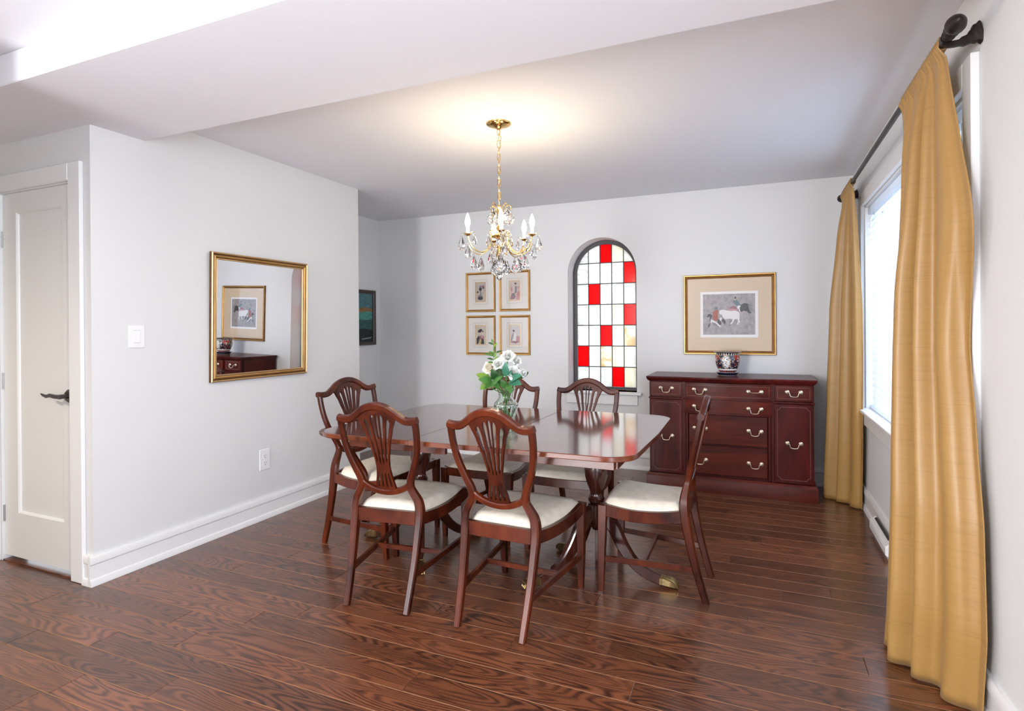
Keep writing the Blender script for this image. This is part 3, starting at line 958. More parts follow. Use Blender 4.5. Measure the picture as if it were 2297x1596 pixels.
TZ = .757
tm = [M['table_top'], M['table_edge']]
slab(round_end(S1 - .0008, TX0), TZ - .023, TZ).build('table_top', tm, tb, 30)
slab([(S1 + .0008, TY0), (S2 - .0008, TY0), (S2 - .0008, TY1), (S1 + .0008, TY1)], TZ - .023, TZ, .0012).build('table_leaf', tm, tb, 30)
slab(round_end(S2 + .0008, TX1), TZ - .023, TZ).build('table_top', tm, tb, 30)
for xa, xb in ((-1.900, -1.343), (-1.042, -.547)):
    for yy in (2.335, 3.377):
        MB().box(xa, xb, yy - .011, yy + .011, TZ - .070, TZ - .023, .002).build('apron', M['apron'], tb)
    xe = xa if xa < -1.5 else xb
    MB().box(xe - .011, xe + .011, 2.346, 3.366, TZ - .070, TZ - .023, .002).build('apron', M['apron'], tb)
UR = [(.0, .38), (.030, .38), (.040, .39), (.042, .405), (.034, .418), (.030, .43), (.033, .445), (.046, .475), (.057, .515), (.062, .55), (.060, .58), (.050, .600), (.040, .606), (.043, .612), (.047, .618), (.043, .625), (.038, .630), (.043, .636), (.046, .642), (.042, .650), (.037, .658), (.048, .666), (.055, .676), (.055, .684), (0, .684)]
for cx, angs in ((-.765, (2, 223, 137)), (-1.815, (178, -58, 58))):
    c = (cx, 2.856, 0)
    ped = MB().lathe(UR, 28, c, cap=False).build('pedestal', M['table_dark'], tb)
    MB().lathe([(0, .24), (.020, .245), (.034, .27), (.045, .33), (.043, .375), (.03, .382), (0, .382)], 20, c, cap=False).build('leg_block', M['table_dark'], ped)
    MB().box(cx - .10, cx + .10, 2.347, 3.365, TZ - .068, TZ - .0235, .003).build('bearer', M['table_dark'], tb)
    for a in angs:
        a = math.radians(a); ca, sa = math.cos(a), math.sin(a)
        pp = [(.022, .335), (.055, .315), (.095, .255), (.135, .175), (.185, .105), (.245, .058), (.305, .036), (.335, .030)]
        P = smooth_path([(c[0] + ca * r_, c[1] + sa * r_, z) for r_, z in pp], 3)
        n_ = len(P)
        Z = [(lerp(.048, .034, i / (n_ - 1)), lerp(.070, .038, i / (n_ - 1))) for i in range(n_)]
        lg = MB().sweep(P, Z, (-ca * .2, -sa * .2, 1), ch=.3).build('leg', M['table_dark'], tb)
        # reeds on top of the leg
        mb = MB()
        for d in (-.009, .009):
            mb.tube([(p.x - sa * d, p.y + ca * d, p.z + Z[i][1] * .44) for i, p in enumerate(P[3:])], .0045, 6)
        mb.build('reeding', M['table_dark'], lg)
        # brass paw
        mb = MB()
        f_ = lambda r_, d, z: (c[0] + ca * r_ - sa * d, c[1] + sa * r_ + ca * d, z)
        P2 = [f_(.315, 0, .033), f_(.335, 0, .031), f_(.360, 0, .027), f_(.385, 0, .021), f_(.398, 0, .013)]
        mb.sweep(P2, [(.036, .044), (.038, .048), (.044, .046), (.046, .036), (.034, .022)], (0, 0, 1), ch=.45)
        for d in (-.015, -.005, .005, .015):
            mb.tube([f_(.352, d, .048), f_(.375, d * 1.1, .042), f_(.393, d * 1.15, .028), f_(.402, d * 1.15, .010)], [.005, .0065, .007, .005], 8)
        mb.sweep([f_(.318, 0, .033), f_(.326, 0, .0325)], (.044, .050), (0, 0, 1), ch=.4)
        o = mb.build('paw_foot', M['brass'], lg); o['label'] = 'aged brass paw foot'

# ------------------------------------------------------------------ sideboard
BX0, BX1, BYF, BYB, BH = -.800, .366, 4.635, 5.118, .885
bf = thing('sideboard', 'dark mahogany breakfront sideboard with brass bail pulls below the horse picture', 'sideboard', ((BX0 + BX1) / 2, (BYF + BYB) / 2, 0))
CX0, CX1 = -.530, .092
bowc = (CX0 + CX1) / 2


def bow(x, amt=.03):
    u = (x - bowc) / ((CX1 - CX0) / 2)
    return amt * max(0, 1 - u * u) if abs(u) < 1 else 0


def outline(ov, bulge, n=14):
    pts = [(BX0 - ov, BYB), (BX0 - ov, BYF - ov), (CX0 - .012, BYF - ov)]
    for i in range(n + 1):
        x = lerp(CX0, CX1, i / n); pts.append((x, BYF - ov - (.012 if bulge > .012 else 0) - bow(x, bulge)))
    pts += [(CX1 + .012, BYF - ov), (BX1 + ov, BYF - ov), (BX1 + ov, BYB)]
    return pts


def stack(mb, layers, mat=0):
    """layers: (overhang, bulge, z)"""
    rings = [outline(o, b_) for o, b_, z in layers]; n = len(rings[0]); vs = []
    for rg, (o, b_, z) in zip(rings, layers): vs += [(x, yy, z) for x, yy in rg]
    fs = [(k * n + i, k * n + (i + 1) % n, (k + 1) * n + (i + 1) % n, (k + 1) * n + i) for k in range(len(rings) - 1) for i in range(n)]
    fs += [tuple(range(n))[::-1], tuple((len(rings) - 1) * n + i for i in range(n))]
    return mb.add(vs, fs, mat)


stack(MB(), [(.004, .024, .846), (.008, .026, .852), (.016, .026, .858), (.018, .026, .866), (.020, .026, .868), (.022, .026, .872), (.022, .026, .882), (.019, .024, .885)]).build('top', M['buffet'], bf)
# carcass
mb = MB()
mb.box(BX0, BX1, BYF + .02, BYB, .12, .846)
for x0, x1 in ((BX0, BX0 + .012), (-.556, CX0 + .008), (CX1 - .008, .112), (BX1 - .010, BX1)):
    mb.box(x0, x1, BYF, BYF + .03, .12, .846, .002)
mb.build('carcass', M['buffet'], bf)
stack(MB(), [(.024, 0, 0), (.024, 0, .100), (.020, 0, .108), (.012, 0, .120)]).build('plinth', M['buffet_drawer'], bf)
# waist moulding
mb = MB()
mb.box(BX0 - .006, -.540, BYF - .008, BYF + .02, .706, .720, .003); mb.box(.098, BX1 + .006, BYF - .008, BYF + .02, .706, .720, .003)
mb.build('waist_moulding', M['buffet'], bf)


def bead_frame(par, x0, x1, z0, z1, yy, notch=0.0, w_=.0045, yfun=None):
    yfun = yfun or (lambda x: yy)
    if notch:
        c = []
        for (cx, cz, a0) in ((x0, z0, 90), (x1, z0, 180), (x1, z1, 270), (x0, z1, 0)):
            for k in range(7):
                a = math.radians(a0 - k * 15); c.append((cx + notch * math.cos(a), cz + notch * math.sin(a)))
        pts = c
    else:
        pts = []
        for k in range(9): pts.append((lerp(x0, x1, k / 8), z0))
        for k in range(9): pts.append((lerp(x1, x0, k / 8), z1))
    MB().sweep([(x, yfun(x), z) for x, z in pts], (w_, w_), (0, 1, 0), closed=True, ch=.5).build('bead', M['buffet_bead'], par)


def bail(par, cx, cz, yfun, w_=.090, drop=.030):
    hx_ = w_ / 2
    y0 = min(yfun(cx - hx_), yfun(cx + hx_))
    mb = MB()
    for s in (-1, 1):
        x = cx + s * hx_; yy = yfun(x)
        mb.sweep([(x, yy + .002, cz), (x, yy - .003, cz), (x, yy - .006, cz), (x, yy - .008, cz)], [(.031, .031), (.031, .031), (.022, .022), (.010, .010)], (0, 0, 1), 16, kind='round')
        mb.sweep([(x, yy - .006, cz), (x, yy - .016, cz)], (.011, .011), (0, 0, 1), 10, kind='round')
    ps = [(cx - hx_, y0 - .014, cz), (cx - hx_ * .80, y0 - .020, cz - drop * .05), (cx - hx_ * .66, y0 - .022, cz - drop * .35), (cx - hx_ * .60, y0 - .023, cz - drop * .75), (cx - hx_ * .42, y0 - .023, cz - drop), (cx, y0 - .023, cz - drop * 1.08)]
    ps = ps + [(2 * cx - x, yy, z) for x, yy, z in ps[::-1][1:]]
    mb.tube(smooth_path(ps, 3), .0042, 8, ref=(0, 1, 0.02))
    o = mb.build('bail_pull', M['bail'], par); o['label'] = 'silvery brass bail pull with round rosettes'


yflat = lambda x: BYF - .004
# end drawers and doors
for x0, x1, hx0 in ((BX0 + .010, -.548, -.669), (.110, BX1 - .008, .237)):
    d = MB().box(x0, x1, BYF - .004, BYF + .02, .726, .842, .003).build('drawer', M['buffet_drawer'], bf)
    bead_frame(d, x0 + .018, x1 - .018, .744, .824, BYF - .004)
    bail(d, hx0, .792, yflat, .088)
    d = MB().box(x0 - .004, x1 + .003, BYF - .004, BYF + .02, .124, .704, .003).build('door', M['buffet'], bf)
    bead_frame(d, x0 + .016, x1 - .016, .150, .682, BYF - .004, .022)
    bail(d, hx0, .418, yflat, .088)


def bow_front(x0, x1, z0, z1, bulge, base, lip=0.0):
    mb = MB(); n = 14; pts = []
    for i in range(n + 1):
        x = lerp(x0, x1, i / n); u = 2 * i / n - 1
        pts.append((x, base - bulge * (1 - u * u)))
    poly = pts + [(x1, BYF + .03), (x0, BYF + .03)]
    mb.prism(poly, z0, z1, lambda u, v, w_: (u, v, w_))
    return mb, (lambda x: base - bulge * max(0, 1 - ((x - (x0 + x1) / 2) / ((x1 - x0) / 2)) ** 2))


mb, yf1 = bow_front(CX0 + .006, CX1 - .004, .724, .842, .026, BYF - .014)
d = mb.build('drawer', M['buffet_drawer'], bf); bead_frame(d, CX0 + .022, CX1 - .020, .742, .824, 0, yfun=yf1)
bail(d, -.416, .790, yf1, .084); bail(d, -.026, .787, yf1, .088, .004)
mb, yf2 = bow_front(CX0 + .004, CX1 - .002, .622, .712, .030, BYF - .014)
d = mb.build('drawer', M['buffet_drawer'], bf)
bail(d, -.416, .662, yf2, .084); bail(d, -.026, .660, yf2, .088)
mb, _ = bow_front(CX0 - .004, CX1 + .004, .712, .724, .030, BYF - .020)
mb.build('waist_moulding', M['buffet'], bf)
mb, _ = bow_front(CX0 - .002, CX1 + .002, .606, .622, .032, BYF - .018)
mb.build('waist_moulding', M['buffet'], bf)
for z0, z1, hz_ in ((.374, .600, .490), (.140, .362, .248)):
    d = MB().box(CX0 + .030, CX1 - .030, BYF - .002, BYF + .03, z0, z1, .004).build('drawer', M['buffet_drawer'], bf)
    bail(d, -.416, hz_, lambda x: BYF - .002, .084); bail(d, -.026, hz_, lambda x: BYF - .002, .088)
for x in (CX0 + .018, CX1 - .018):
    MB().box(x - .009, x + .009, BYF - .012, BYF + .02, .126, .606, .003).build('pilaster', M['buffet'], bf)

# ------------------------------------------------------------------ porcelain planter on the sideboard
PC = (-.226, 4.872, BH)
pot = thing('planter', 'blue, red and white painted porcelain planter on its saucer, standing on the sideboard', 'planter', PC)
me_col = bpy.data.materials.new('painted_porcelain'); me_col.use_nodes = True
_b = me_col.node_tree.nodes['Principled BSDF']; _a = me_col.node_tree.nodes.new('ShaderNodeVertexColor'); _a.layer_name = 'paint'
me_col.node_tree.links.new(_a.outputs[0], _b.inputs['Base Color']); _b.inputs['Roughness'].default_value = .12; _b.inputs['Coat Weight'].default_value = .6
NAVY, WHT, RED, CRM, GLD = (.012, .016, .045), (.72, .73, .72), (.42, .055, .025), (.62, .52, .36), (.45, .25, .08)


def hsh(a, b_):
    v = math.sin(a * 12.9898 + b_ * 78.233) * 43758.5453
    return v - math.floor(v)


def pot_paint(th, z):
    """th in turns, z in metres above the foot"""
    k = (th * 6) % 1.0; cell = int(th * 6) % 2
    if z > .168: return NAVY if z < .176 else WHT
    if z > .150: return NAVY if math.sin(th * 2 * PI * 30) > -.2 else CRM
    if z < .022: return RED if math.sin(th * 2 * PI * 26) > .1 else NAVY
    if z < .030: return WHT
    zz = (z - .09) / .052; kk = (k - .5) / .36
    if cell == 0:
        d = (zz / 1.1) ** 2 + kk ** 2
        if d < 1.0:
            h = hsh(int(th * 90), int(z * 250))
            if d > .86: return GLD
            if h > .80: return (.10, .14, .20)
            if h > .68: return (.55, .22, .06)
            return WHT if (int(th * 6) // 2) % 2 == 0 else CRM
    else:
        if zz > -.1 + abs(kk) * .9 and abs(kk) < 1.05:
            if abs(kk) < .22 and .1 < zz < .75: return WHT if hsh(int(th * 200), int(z * 500)) > .4 else NAVY
            return RED
        if hsh(int(th * 110), int(z * 260)) > .86: return RED
    if hsh(int(th * 130), int(z * 330)) > .88: return CRM
    return NAVY


def painted_lathe(name, prof, n, fn, parent, base):
    mb = MB().lathe(prof, n, base, cap=False, a0=math.radians(-64) - PI / 4 + .2)
    o = mb.build(name, me_col, parent, 50)
    me = o.data; ca = me.color_attributes.new('paint', 'FLOAT_COLOR', 'CORNER')
    for poly in me.polygons:
        c = poly.center
        th = (math.atan2(c.y, c.x) / (2 * PI) + 1 + .013) % 1.0
        col = fn(th, c.z)
        for li in poly.loop_indices: ca.data[li].color = (*col, 1)
    return o


z0 = .026
prof = [(.0, z0), (.058, z0), (.062, z0 + .004)]
for i in range(25):
    t_ = i / 24; zz = z0 + .006 + t_ * .142
    prof.append((.064 + .030 * math.sin(min(1, t_ * 1.5) * PI / 2) - .006 * max(0, t_ - .72) / .28, zz))
prof += [(.091, z0 + .152), (.096, z0 + .156), (.106, z0 + .160), (.108, z0 + .163), (.104, z0 + .164), (.086, z0 + .158), (.082, z0 + .12), (.05, z0 + .012), (0, z0 + .012)]
painted_lathe('pot', prof, 144, lambda th, z: pot_paint(th, (z - z0) * 1.08), pot, PC)
painted_lathe('saucer', [(0, 0), (.066, 0), (.070, .004), (.078, .018), (.088, .026), (.090, .029), (.084, .029), (.070, .024), (0, .0245)], 72,
              lambda th, z: WHT if z < .006 or z > .0265 else NAVY, pot, PC)

# ------------------------------------------------------------------ framed pictures and mirror
FP = [(0, 0), (0, .016), (.003, .020), (.010, .019), (.017, .011), (.020, .010), (.022, .011), (.024, .008), (.024, 0)]


def flat_poly(mb, pts, T, w_, mat=0):
    n = len(pts); mb.add([T(u, v, w_) for u, v in pts], [tuple(range(n))], mat)


def ellipse(cx, cy, rx, ry, rot=0, n=14):
    r_ = math.radians(rot)
    return [(cx + rx * math.cos(a) * math.cos(r_) - ry * math.sin(a) * math.sin(r_), cy + rx * math.cos(a) * math.sin(r_) + ry * math.sin(a) * math.cos(r_)) for a in [2 * PI * i / n for i in range(n)]]


INK = {n: simple('ink_' + n, c, .85) for n, c in dict(black=(.05, .05, .06), grey=(.22, .21, .23), white=(.74, .72, .71), red=(.36, .10, .06), pink=(.52, .27, .28), blue=(.13, .18, .22), ochre=(.50, .36, .16), plum=(.28, .12, .16), tan=(.60, .46, .34)).items()}
INKN = list(INK)


def picture(name, label, cat, T, W, H, fw, mats, fprof, mat_mat, opening, paper, border, print_rect, print_mat, figs, lines=True, group=None):
    root = thing(name, label, cat, T(W / 2, 0, 0), 0, group)
    MB().frame(W, H, fprof, T, mats[1]).build('frame', mats[0], root, 25)
    if mat_mat:
        mo = opening
        mb = MB()
        for (a, b_, c, d) in ((fw, mo[0], fw, H - fw), (mo[2], W - fw, fw, H - fw), (mo[0], mo[2], fw, mo[1]), (mo[0], mo[2], mo[3], H - fw)):
            mb.box(a, b_, c, d, .003, .0065, T=T)
        mt_o = mb.build('mat', mat_mat, root)
        if lines:
            g = .020
            Tl = lambda u, v, w_: T(mo[0] - g + u, mo[1] - g + v, w_)
            MB().frame(mo[2] - mo[0] + 2 * g, mo[3] - mo[1] + 2 * g, [(0, .0066), (.0016, .0066)], Tl).build('ruled_line', M['line'], mt_o, 0)
    MB().box(opening[0] - .01, opening[2] + .01, opening[1] - .01, opening[3] + .01, .0005, .0022, T=T).build('paper', paper, root)
    a, b_, c, d = print_rect
    pr = MB().box(a, c, b_, d, .0022, .0028, T=T).build('print', print_mat, root)
    if figs:
        mb = MB(); k = 0
        for ink, pts in figs:
            P = [(a + u * (c - a), b_ + v * (d - b_)) for u, v in pts]
            flat_poly(mb, P, T, .0029 + k * .00003, INKN.index(ink)); k += 1
        mb.build('printed_figures', [INK[q] for q in INKN], pr, 0)
    MB().box(fw - .003, W - fw + .003, fw - .003, H - fw + .003, .0085, .0095, T=T).build('glazing', M['glazing'], root)
    return root


# hunting picture; figures in print coordinates (0..1)


def poly_px(pts): return [((x - 263) / 852.0, (810 - yy) / 665.0) for x, yy in pts]


figs = [
    ('black', poly_px([(860, 380), (890, 325), (940, 300), (1000, 310), (1045, 325), (1060, 370), (1055, 460), (1015, 470), (985, 435), (930, 420), (905, 440), (870, 440)])),
    ('grey', poly_px([(1000, 315), (1045, 330), (1062, 380), (1062, 460), (1030, 440), (1010, 370)])),
    ('plum', poly_px([(690, 390), (720, 355), (770, 340), (820, 360), (830, 400), (780, 410), (730, 405)])),
    ('pink', poly_px([(675, 400), (740, 385), (820, 395), (830, 418), (700, 425)])),
    ('blue', poly_px([(760, 250), (800, 232), (840, 262), (880, 320), (880, 350), (830, 350), (800, 320), (770, 290)])),
    ('black', poly_px([(775, 215), (800, 190), (815, 205), (812, 232), (785, 232)])),
    ('tan', ellipse(*poly_px([(792, 238)])[0], .016, .024)),
    ('white', poly_px([(820, 360), (850, 335), (885, 345), (870, 370), (835, 392)])),
    ('white', poly_px([(865, 370), (880, 440), (865, 442), (850, 385)])),
    ('white', poly_px([(530, 440), (545, 410), (590, 398), (650, 412), (720, 425), (800, 420), (850, 440), (868, 480), (862, 540), (820, 560), (760, 552), (690, 550), (620, 555), (590, 520), (575, 480), (545, 478)])),
    ('white', poly_px([(745, 545), (790, 545), (770, 590), (735, 640), (708, 640), (742, 600), (752, 570)])),
    ('white', poly_px([(830, 545), (866, 530), (862, 575), (875, 610), (845, 615), (845, 645), (822, 648), (840, 590)])),
    ('white', poly_px([(545, 530), (575, 530), (562, 590), (545, 585)])),
    ('black', poly_px([(500, 540), (560, 590), (570, 640), (540, 655), (505, 610)])),
    ('black', poly_px([(570, 580), (600, 545), (640, 590), (630, 660), (610, 620), (585, 600)])),
    ('black', poly_px([(325, 520), (345, 475), (385, 465), (420, 490), (410, 530), (385, 560), (380, 600), (382, 660), (350, 700), (345, 660), (375, 620), (372, 560), (380, 510), (350, 525)])),
    ('red', poly_px([(425, 440), (465, 400), (515, 402), (525, 440), (510, 480), (515, 540), (490, 590), (450, 580), (420, 540), (430, 490)])),
    ('blue', poly_px([(445, 395), (470, 350), (505, 350), (512, 395), (480, 402)])),
    ('white', poly_px([(400, 560), (450, 580), (560, 670), (545, 685), (480, 640), (400, 620), (385, 600)])),
    ('grey', poly_px([(400, 600), (470, 620), (540, 685), (520, 690), (440, 650)])),
]
T = lambda u, v, w_: (-.590 + u, YB - w_, 1.038 + v)
HP = [(0, 0), (0, .018), (.004, .024), (.010, .024), (.020, .012), (.026, .010), (.030, .013), (.033, .010), (.033, 0)]
picture('horse_picture', 'gold-framed print of riders and a white horse, hanging above the sideboard', 'picture', T, .726, .677, .033,
        ([M['gold_dark'], M['gold'], M['gold_light']], [0, 0, 1, 1, 0, 0, 2, 1, 0]), HP, M['mat_tan'], (.136, .145, .591, .533), M['mat_white'], 0, (.158, .168, .569, .511),
        noise_print('grey_field', [(.3, (.20, .19, .20)), (.5, (.34, .31, .31)), (.62, (.40, .36, .35)), (.75, (.30, .29, .30))], 26), figs, False)

# four small prints
fa = [('grey', ellipse(.45, .25, .25, .10)), ('black', ellipse(.48, .17, .28, .09)), ('grey', [(.42, .3), (.55, .3), (.52, .62), (.44, .62)]), ('black', ellipse(.48, .66, .16, .10)), ('black', ellipse(.20, .5, .10, .05)), ('black', ellipse(.78, .72, .10, .05)), ('plum', ellipse(.76, .80, .13, .06)), ('grey', ellipse(.5, .80, .16, .05)), ('tan', [(.72, .02), (.97, .02), (.97, .55), (.80, .5)])]
fb = [('grey', [(.05, .06), (.40, .05), (.62, .18), (.45, .40), (.2, .35)]), ('plum', [(.10, .10), (.50, .08), (.55, .2), (.3, .25)]), ('pink', [(.6, .04), (.98, .04), (.98, .5), (.75, .45)]), ('pink', [(.05, .62), (.25, .76), (.30, .55), (.22, .40)]), ('grey', [(.50, .35), (.68, .4), (.72, .72), (.56, .76)]), ('tan', ellipse(.60, .80, .09, .06)), ('black', ellipse(.58, .87, .10, .05)), ('pink', ellipse(.86, .66, .08, .09))]
fc = [('ochre', [(.12, .04), (.85, .04), (.78, .35), (.30, .34)]), ('black', [(.06, .32), (.30, .50), (.40, .34), (.2, .02), (.06, .02)]), ('plum', ellipse(.58, .38, .24, .12)), ('black', [(.5, .03), (.82, .03), (.8, .28), (.58, .28)]), ('tan', ellipse(.46, .62, .14, .11)), ('black', ellipse(.42, .73, .23, .09, 12)), ('black', ellipse(.70, .70, .06, .05)), ('pink', ellipse(.62, .42, .12, .08))]
fd = [('pink', [(.02, .14), (.98, .10), (.98, .42), (.72, .46), (.5, .25), (.2, .2)]), ('plum', [(.05, .12), (.6, .06), (.9, .16), (.5, .19)]), ('white', [(.25, .2), (.62, .18), (.64, .48), (.5, .66), (.34, .64)]), ('grey', [(.3, .3), (.36, .3), (.42, .62), (.36, .64)]), ('tan', ellipse(.44, .67, .08, .05)), ('black', ellipse(.40, .72, .10, .045)), ('grey', [(.12, .2), (.25, .22), (.33, .6), (.22, .5)])]
PB = [noise_print('print_paper_%d' % i, [(.35, a), (.7, b_)], 40) for i, (a, b_) in enumerate((((.40, .36, .34), (.58, .48, .38)), ((.52, .44, .40), (.66, .56, .50)), ((.50, .44, .36), (.66, .60, .50)), ((.54, .52, .52), (.66, .62, .60))))]
for i, (x0, x1, z0, z1, fg, lb) in enumerate((
        (-2.714, -2.388, 1.436, 1.832, fa, 'small gold-framed print of grey figures on tan, upper one beside the alcove'),
        (-2.343, -2.018, 1.438, 1.836, fb, 'small gold-framed print of a pink and grey seated group, upper one nearer the window'),
        (-2.713, -2.390, 1.006, 1.400, fc, 'small gold-framed print of a black-haired figure in ochre, lower one beside the alcove'),
        (-2.345, -2.020, 1.009, 1.399, fd, 'small gold-framed print of a pale robed figure on rose, lower one nearer the window'))):
    T = lambda u, v, w_, x0=x0, z0=z0: (x0 + u, YB - w_, z0 + v)
    W_, H_ = x1 - x0, z1 - z0
    picture('small_print', lb, 'picture', T, W_, H_, .024, ([M['gold_dark'], M['gold'], M['gold_light']], [0, 1, 1, 1, 0, 2, 1, 0, 0]), FP, M['mat_ivory'],
            (W_ / 2 - .062, H_ / 2 - .100, W_ / 2 + .060, H_ / 2 + .102), M['gold_light'], 0, (W_ / 2 - .055, H_ / 2 - .093, W_ / 2 + .053, H_ / 2 + .095), PB[i], fg, True, 'four small gold-framed prints')

# alcove seascape
T = lambda u, v, w_: (XL2 + w_, 4.47 + u, 1.105 + v)
sea_figs = [('blue', [(0, 0), (1, 0), (1, .30), (.5, .36), (0, .28)])]
sea = thing('seascape_painting', 'dark-framed green and teal seascape painting in the alcove', 'painting', T(.29, 0, 0))
DP = [(0, 0), (0, .030), (.006, .034), (.016, .030), (.030, .018), (.036, .016), (.036, 0)]
dfm = simple('dark_brown_frame', (.045, .026, .020), .35, coat=.3); dfe = simple('pale_frame_edge', (.42, .40, .44), .4)
W_, H_ = .575, .575
MB().frame(W_, H_, DP, T, [1, 0, 0, 0, 0, 0, 0]).build('frame', [dfm, dfm], sea, 25)
bands = [((0, .0), (1, .26), (.012, .022, .026)), ((0, .26), (1, .46), (.03, .09, .085)), ((0, .46), (1, .62), (.07, .26, .22)), ((0, .62), (1, .70), (.24, .13, .05)), ((0, .70), (1, 1), (.07, .17, .19))]
cv = None
for (u0, v0), (u1, v1), c in bands:
    mt = noise_print('sea_band', [(.3, tuple(q * .55 for q in c)), (.7, tuple(q * 1.5 for q in c))], 5, (1, 4, 16))
    iw, ih = W_ - .072, H_ - .072
    a = .036 + v0 * ih; b_ = .036 + v1 * ih
    if cv is None:
        cv = MB().box(.030, W_ - .030, .030, H_ - .030, .002, .008, T=T).build('canvas', M['slot'], sea)
    mb = MB()
    top = [(.036 + iw * k / 16, b_ + (.006 * math.sin(k * .7 + v0 * 9) if v1 < 1 else 0)) for k in range(17)]
    flat_poly(mb, [(.036, a - .01 if v0 else a), (.036 + iw, a - .01 if v0 else a)] + top[::-1], T, .0083 + (1 - v1) * .001)
    mb.build('painted_band', mt, cv, 0)
mb = MB()
sgx = [(.36 + .010 * k, .062 + .008 * math.sin(k * 2.1) + .001 * k, .0105) for k in range(17)]
mb.sweep([T(*q) for q in sgx], (.0035, .0008), (1, 0, 0))
mb.build('signature', INK['white'], cv)

# mirror
T = lambda u, v, w_: (XL + w_, 2.470 + u, .955 + v)
mr_ = thing('wall_mirror', 'square gold-framed wall mirror reflecting the sideboard', 'mirror', T(.4, 0, 0))
MP = [(0, 0), (0, .020), (.006, .024), (.011, .020), (.015, .016), (.020, .019), (.027, .022), (.034, .018), (.038, .013), (.042, .014), (.045, .010), (.045, 0)]
MB().frame(.797, .800, MP, T, [0, 2, 2, 0, 0, 1, 1, 0, 2, 2, 0, 0]).build('frame', [M['gold_dark'], M['gold'], M['gold_light']], mr_, 30)
MB().box(.043, .754, .043, .757, .004, .009, T=T).build('mirror_glass', M['mirror'], mr_)
mr_.location.x += .003; mr_.rotation_euler = (0, math.radians(1.05), math.radians(-.46))   # hangs very slightly forward

# ------------------------------------------------------------------ switch and outlet on the mirror wall
T = lambda u, v, w_: (XL + w_, 1.985 + u, 1.183 + v)
sw = thing('light_switch', 'white rocker light switch plate on the wall beside the mirror', 'light switch', T(.044, 0, 0))
MB().box(0, .088, 0, .122, 0, .006, .003, T=T).build('wall_plate', M['plastic'], sw)
MB().box(.027, .061, .028, .094, .006, .009, .0015, T=T).build('rocker', M['plastic'], sw)
MB().box(.064, .068, .034, .088, .006, .0085, .001, T=T).build('dimmer_slide', M['plastic'], sw)
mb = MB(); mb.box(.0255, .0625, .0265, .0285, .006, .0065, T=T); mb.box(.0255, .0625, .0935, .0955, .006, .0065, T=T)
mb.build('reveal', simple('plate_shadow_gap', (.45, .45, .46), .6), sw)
T = lambda u, v, w_: (XL + w_, 2.846 + u, .328 + v)
ol = thing('wall_outlet', 'white duplex outlet plate low on the wall under the mirror', 'outlet', T(.044, 0, 0))
MB().box(0, .088, 0, .140, 0, .006, .003, T=T).build('wall_plate', M['plastic'], ol)
for zc in (.046, .094):
    rc = MB().box(.026, .062, zc - .018, zc + .018, .006, .0085, .002, T=T).build('receptacle', M['plastic'], ol)
    mb = MB(); mb.box(.0355, .0375, zc - .002, zc + .010, .0085, .0088, T=T); mb.box(.0495, .0515, zc - .002, zc + .009, .0085, .0088, T=T); mb.box(.042, .047, zc - .013, zc - .008, .0085, .0088, T=T)
    mb.build('slot', M['slot'], rc)

# baseboard register beneath the window
rg = thing('baseboard_register', 'white baseboard heat register below the window between the two curtains', 'register', (XR - .04, 3.88, 0))
xw = XR - .0265
MB().prism([(0, .0), (.018, .0), (.018, .022), (.034, .030), (.034, .078), (.020, .088), (0, .105)], 3.64, 4.12, lambda u, v, w_: (xw - u, w_, v)).build('housing', M['trim'], rg)
MB().prism([(0, .105), (.0, .1055), (.012, .098)], 3.68, 4.08, lambda u, v, w_: (xw - u - .002, w_, v + .001)).build('damper_slot', M['slot'], rg)
MB().prism([(.034, .064), (.036, .066), (.036, .070), (.034, .072)], 3.66, 4.10, lambda u, v, w_: (xw - u, w_, v)).build('grille_lip', M['trim'], rg)

# ------------------------------------------------------------------ curtain rod and curtains
RX, RZ = .590, 2.246
rod = thing('curtain_rod', 'dark bronze curtain rod with turned finials above the window', 'curtain rod', (RX, 3.64, RZ))
MB().tube([(RX, 2.335, RZ), (RX, 4.935, RZ)], .0125, 16, ref=(0, 0, 1)).build('pole', M['bronze'], rod)


def finial(y0, s):
    pr = [(.0125, 0), (.019, .004), (.021, .010), (.019, .016), (.014, .020), (.013, .026), (.018, .030), (.024, .040), (.022, .050), (.020, .054), (.024, .060), (.029, .072), (.030, .084), (.027, .098), (.020, .112), (.011, .122), (.004, .127), (0, .128)]
    mb = MB(); n = 20; vs = []; fs = []
    for r_, d in pr:
        for i in range(n):
            a = 2 * PI * i / n; vs.append((RX + r_ * math.cos(a), y0 + s * d, RZ + r_ * math.sin(a)))
    for j in range(len(pr) - 1):
        for i in range(n):
            k = (i + 1) % n; fs.append((j * n + i, j * n + k, (j + 1) * n + k, (j + 1) * n + i))
    return mb.add(vs, fs).build('finial', M['bronze'], rod)


finial(2.345, -1); finial(4.925, 1)
for yy in (2.365, 4.915):
    mb = MB()
    P = [(XR, yy, RZ + .002), (XR - .014, yy, RZ - .002), (XR - .034, yy, RZ - .012), (XR - .062, yy, RZ - .020), (RX + .006, yy, RZ - .020), (RX - .012, yy, RZ - .014)]
    mb.sweep(smooth_path(P, 3), [(.036, .076)] * 2 + [(.032, .066)] * 2 + [(.026, .044)] * 2 + [(.02, .03)] * 3 + [(.018, .02)] * 4 + [(.018, .016)] * 3, (0, 0, 1), ch=.3)
    mb.tube([(RX, yy - .010, RZ), (RX, yy + .010, RZ)], .0185, 16, ref=(0, 0, 1))
    mb.build('bracket', M['bronze'], rod)


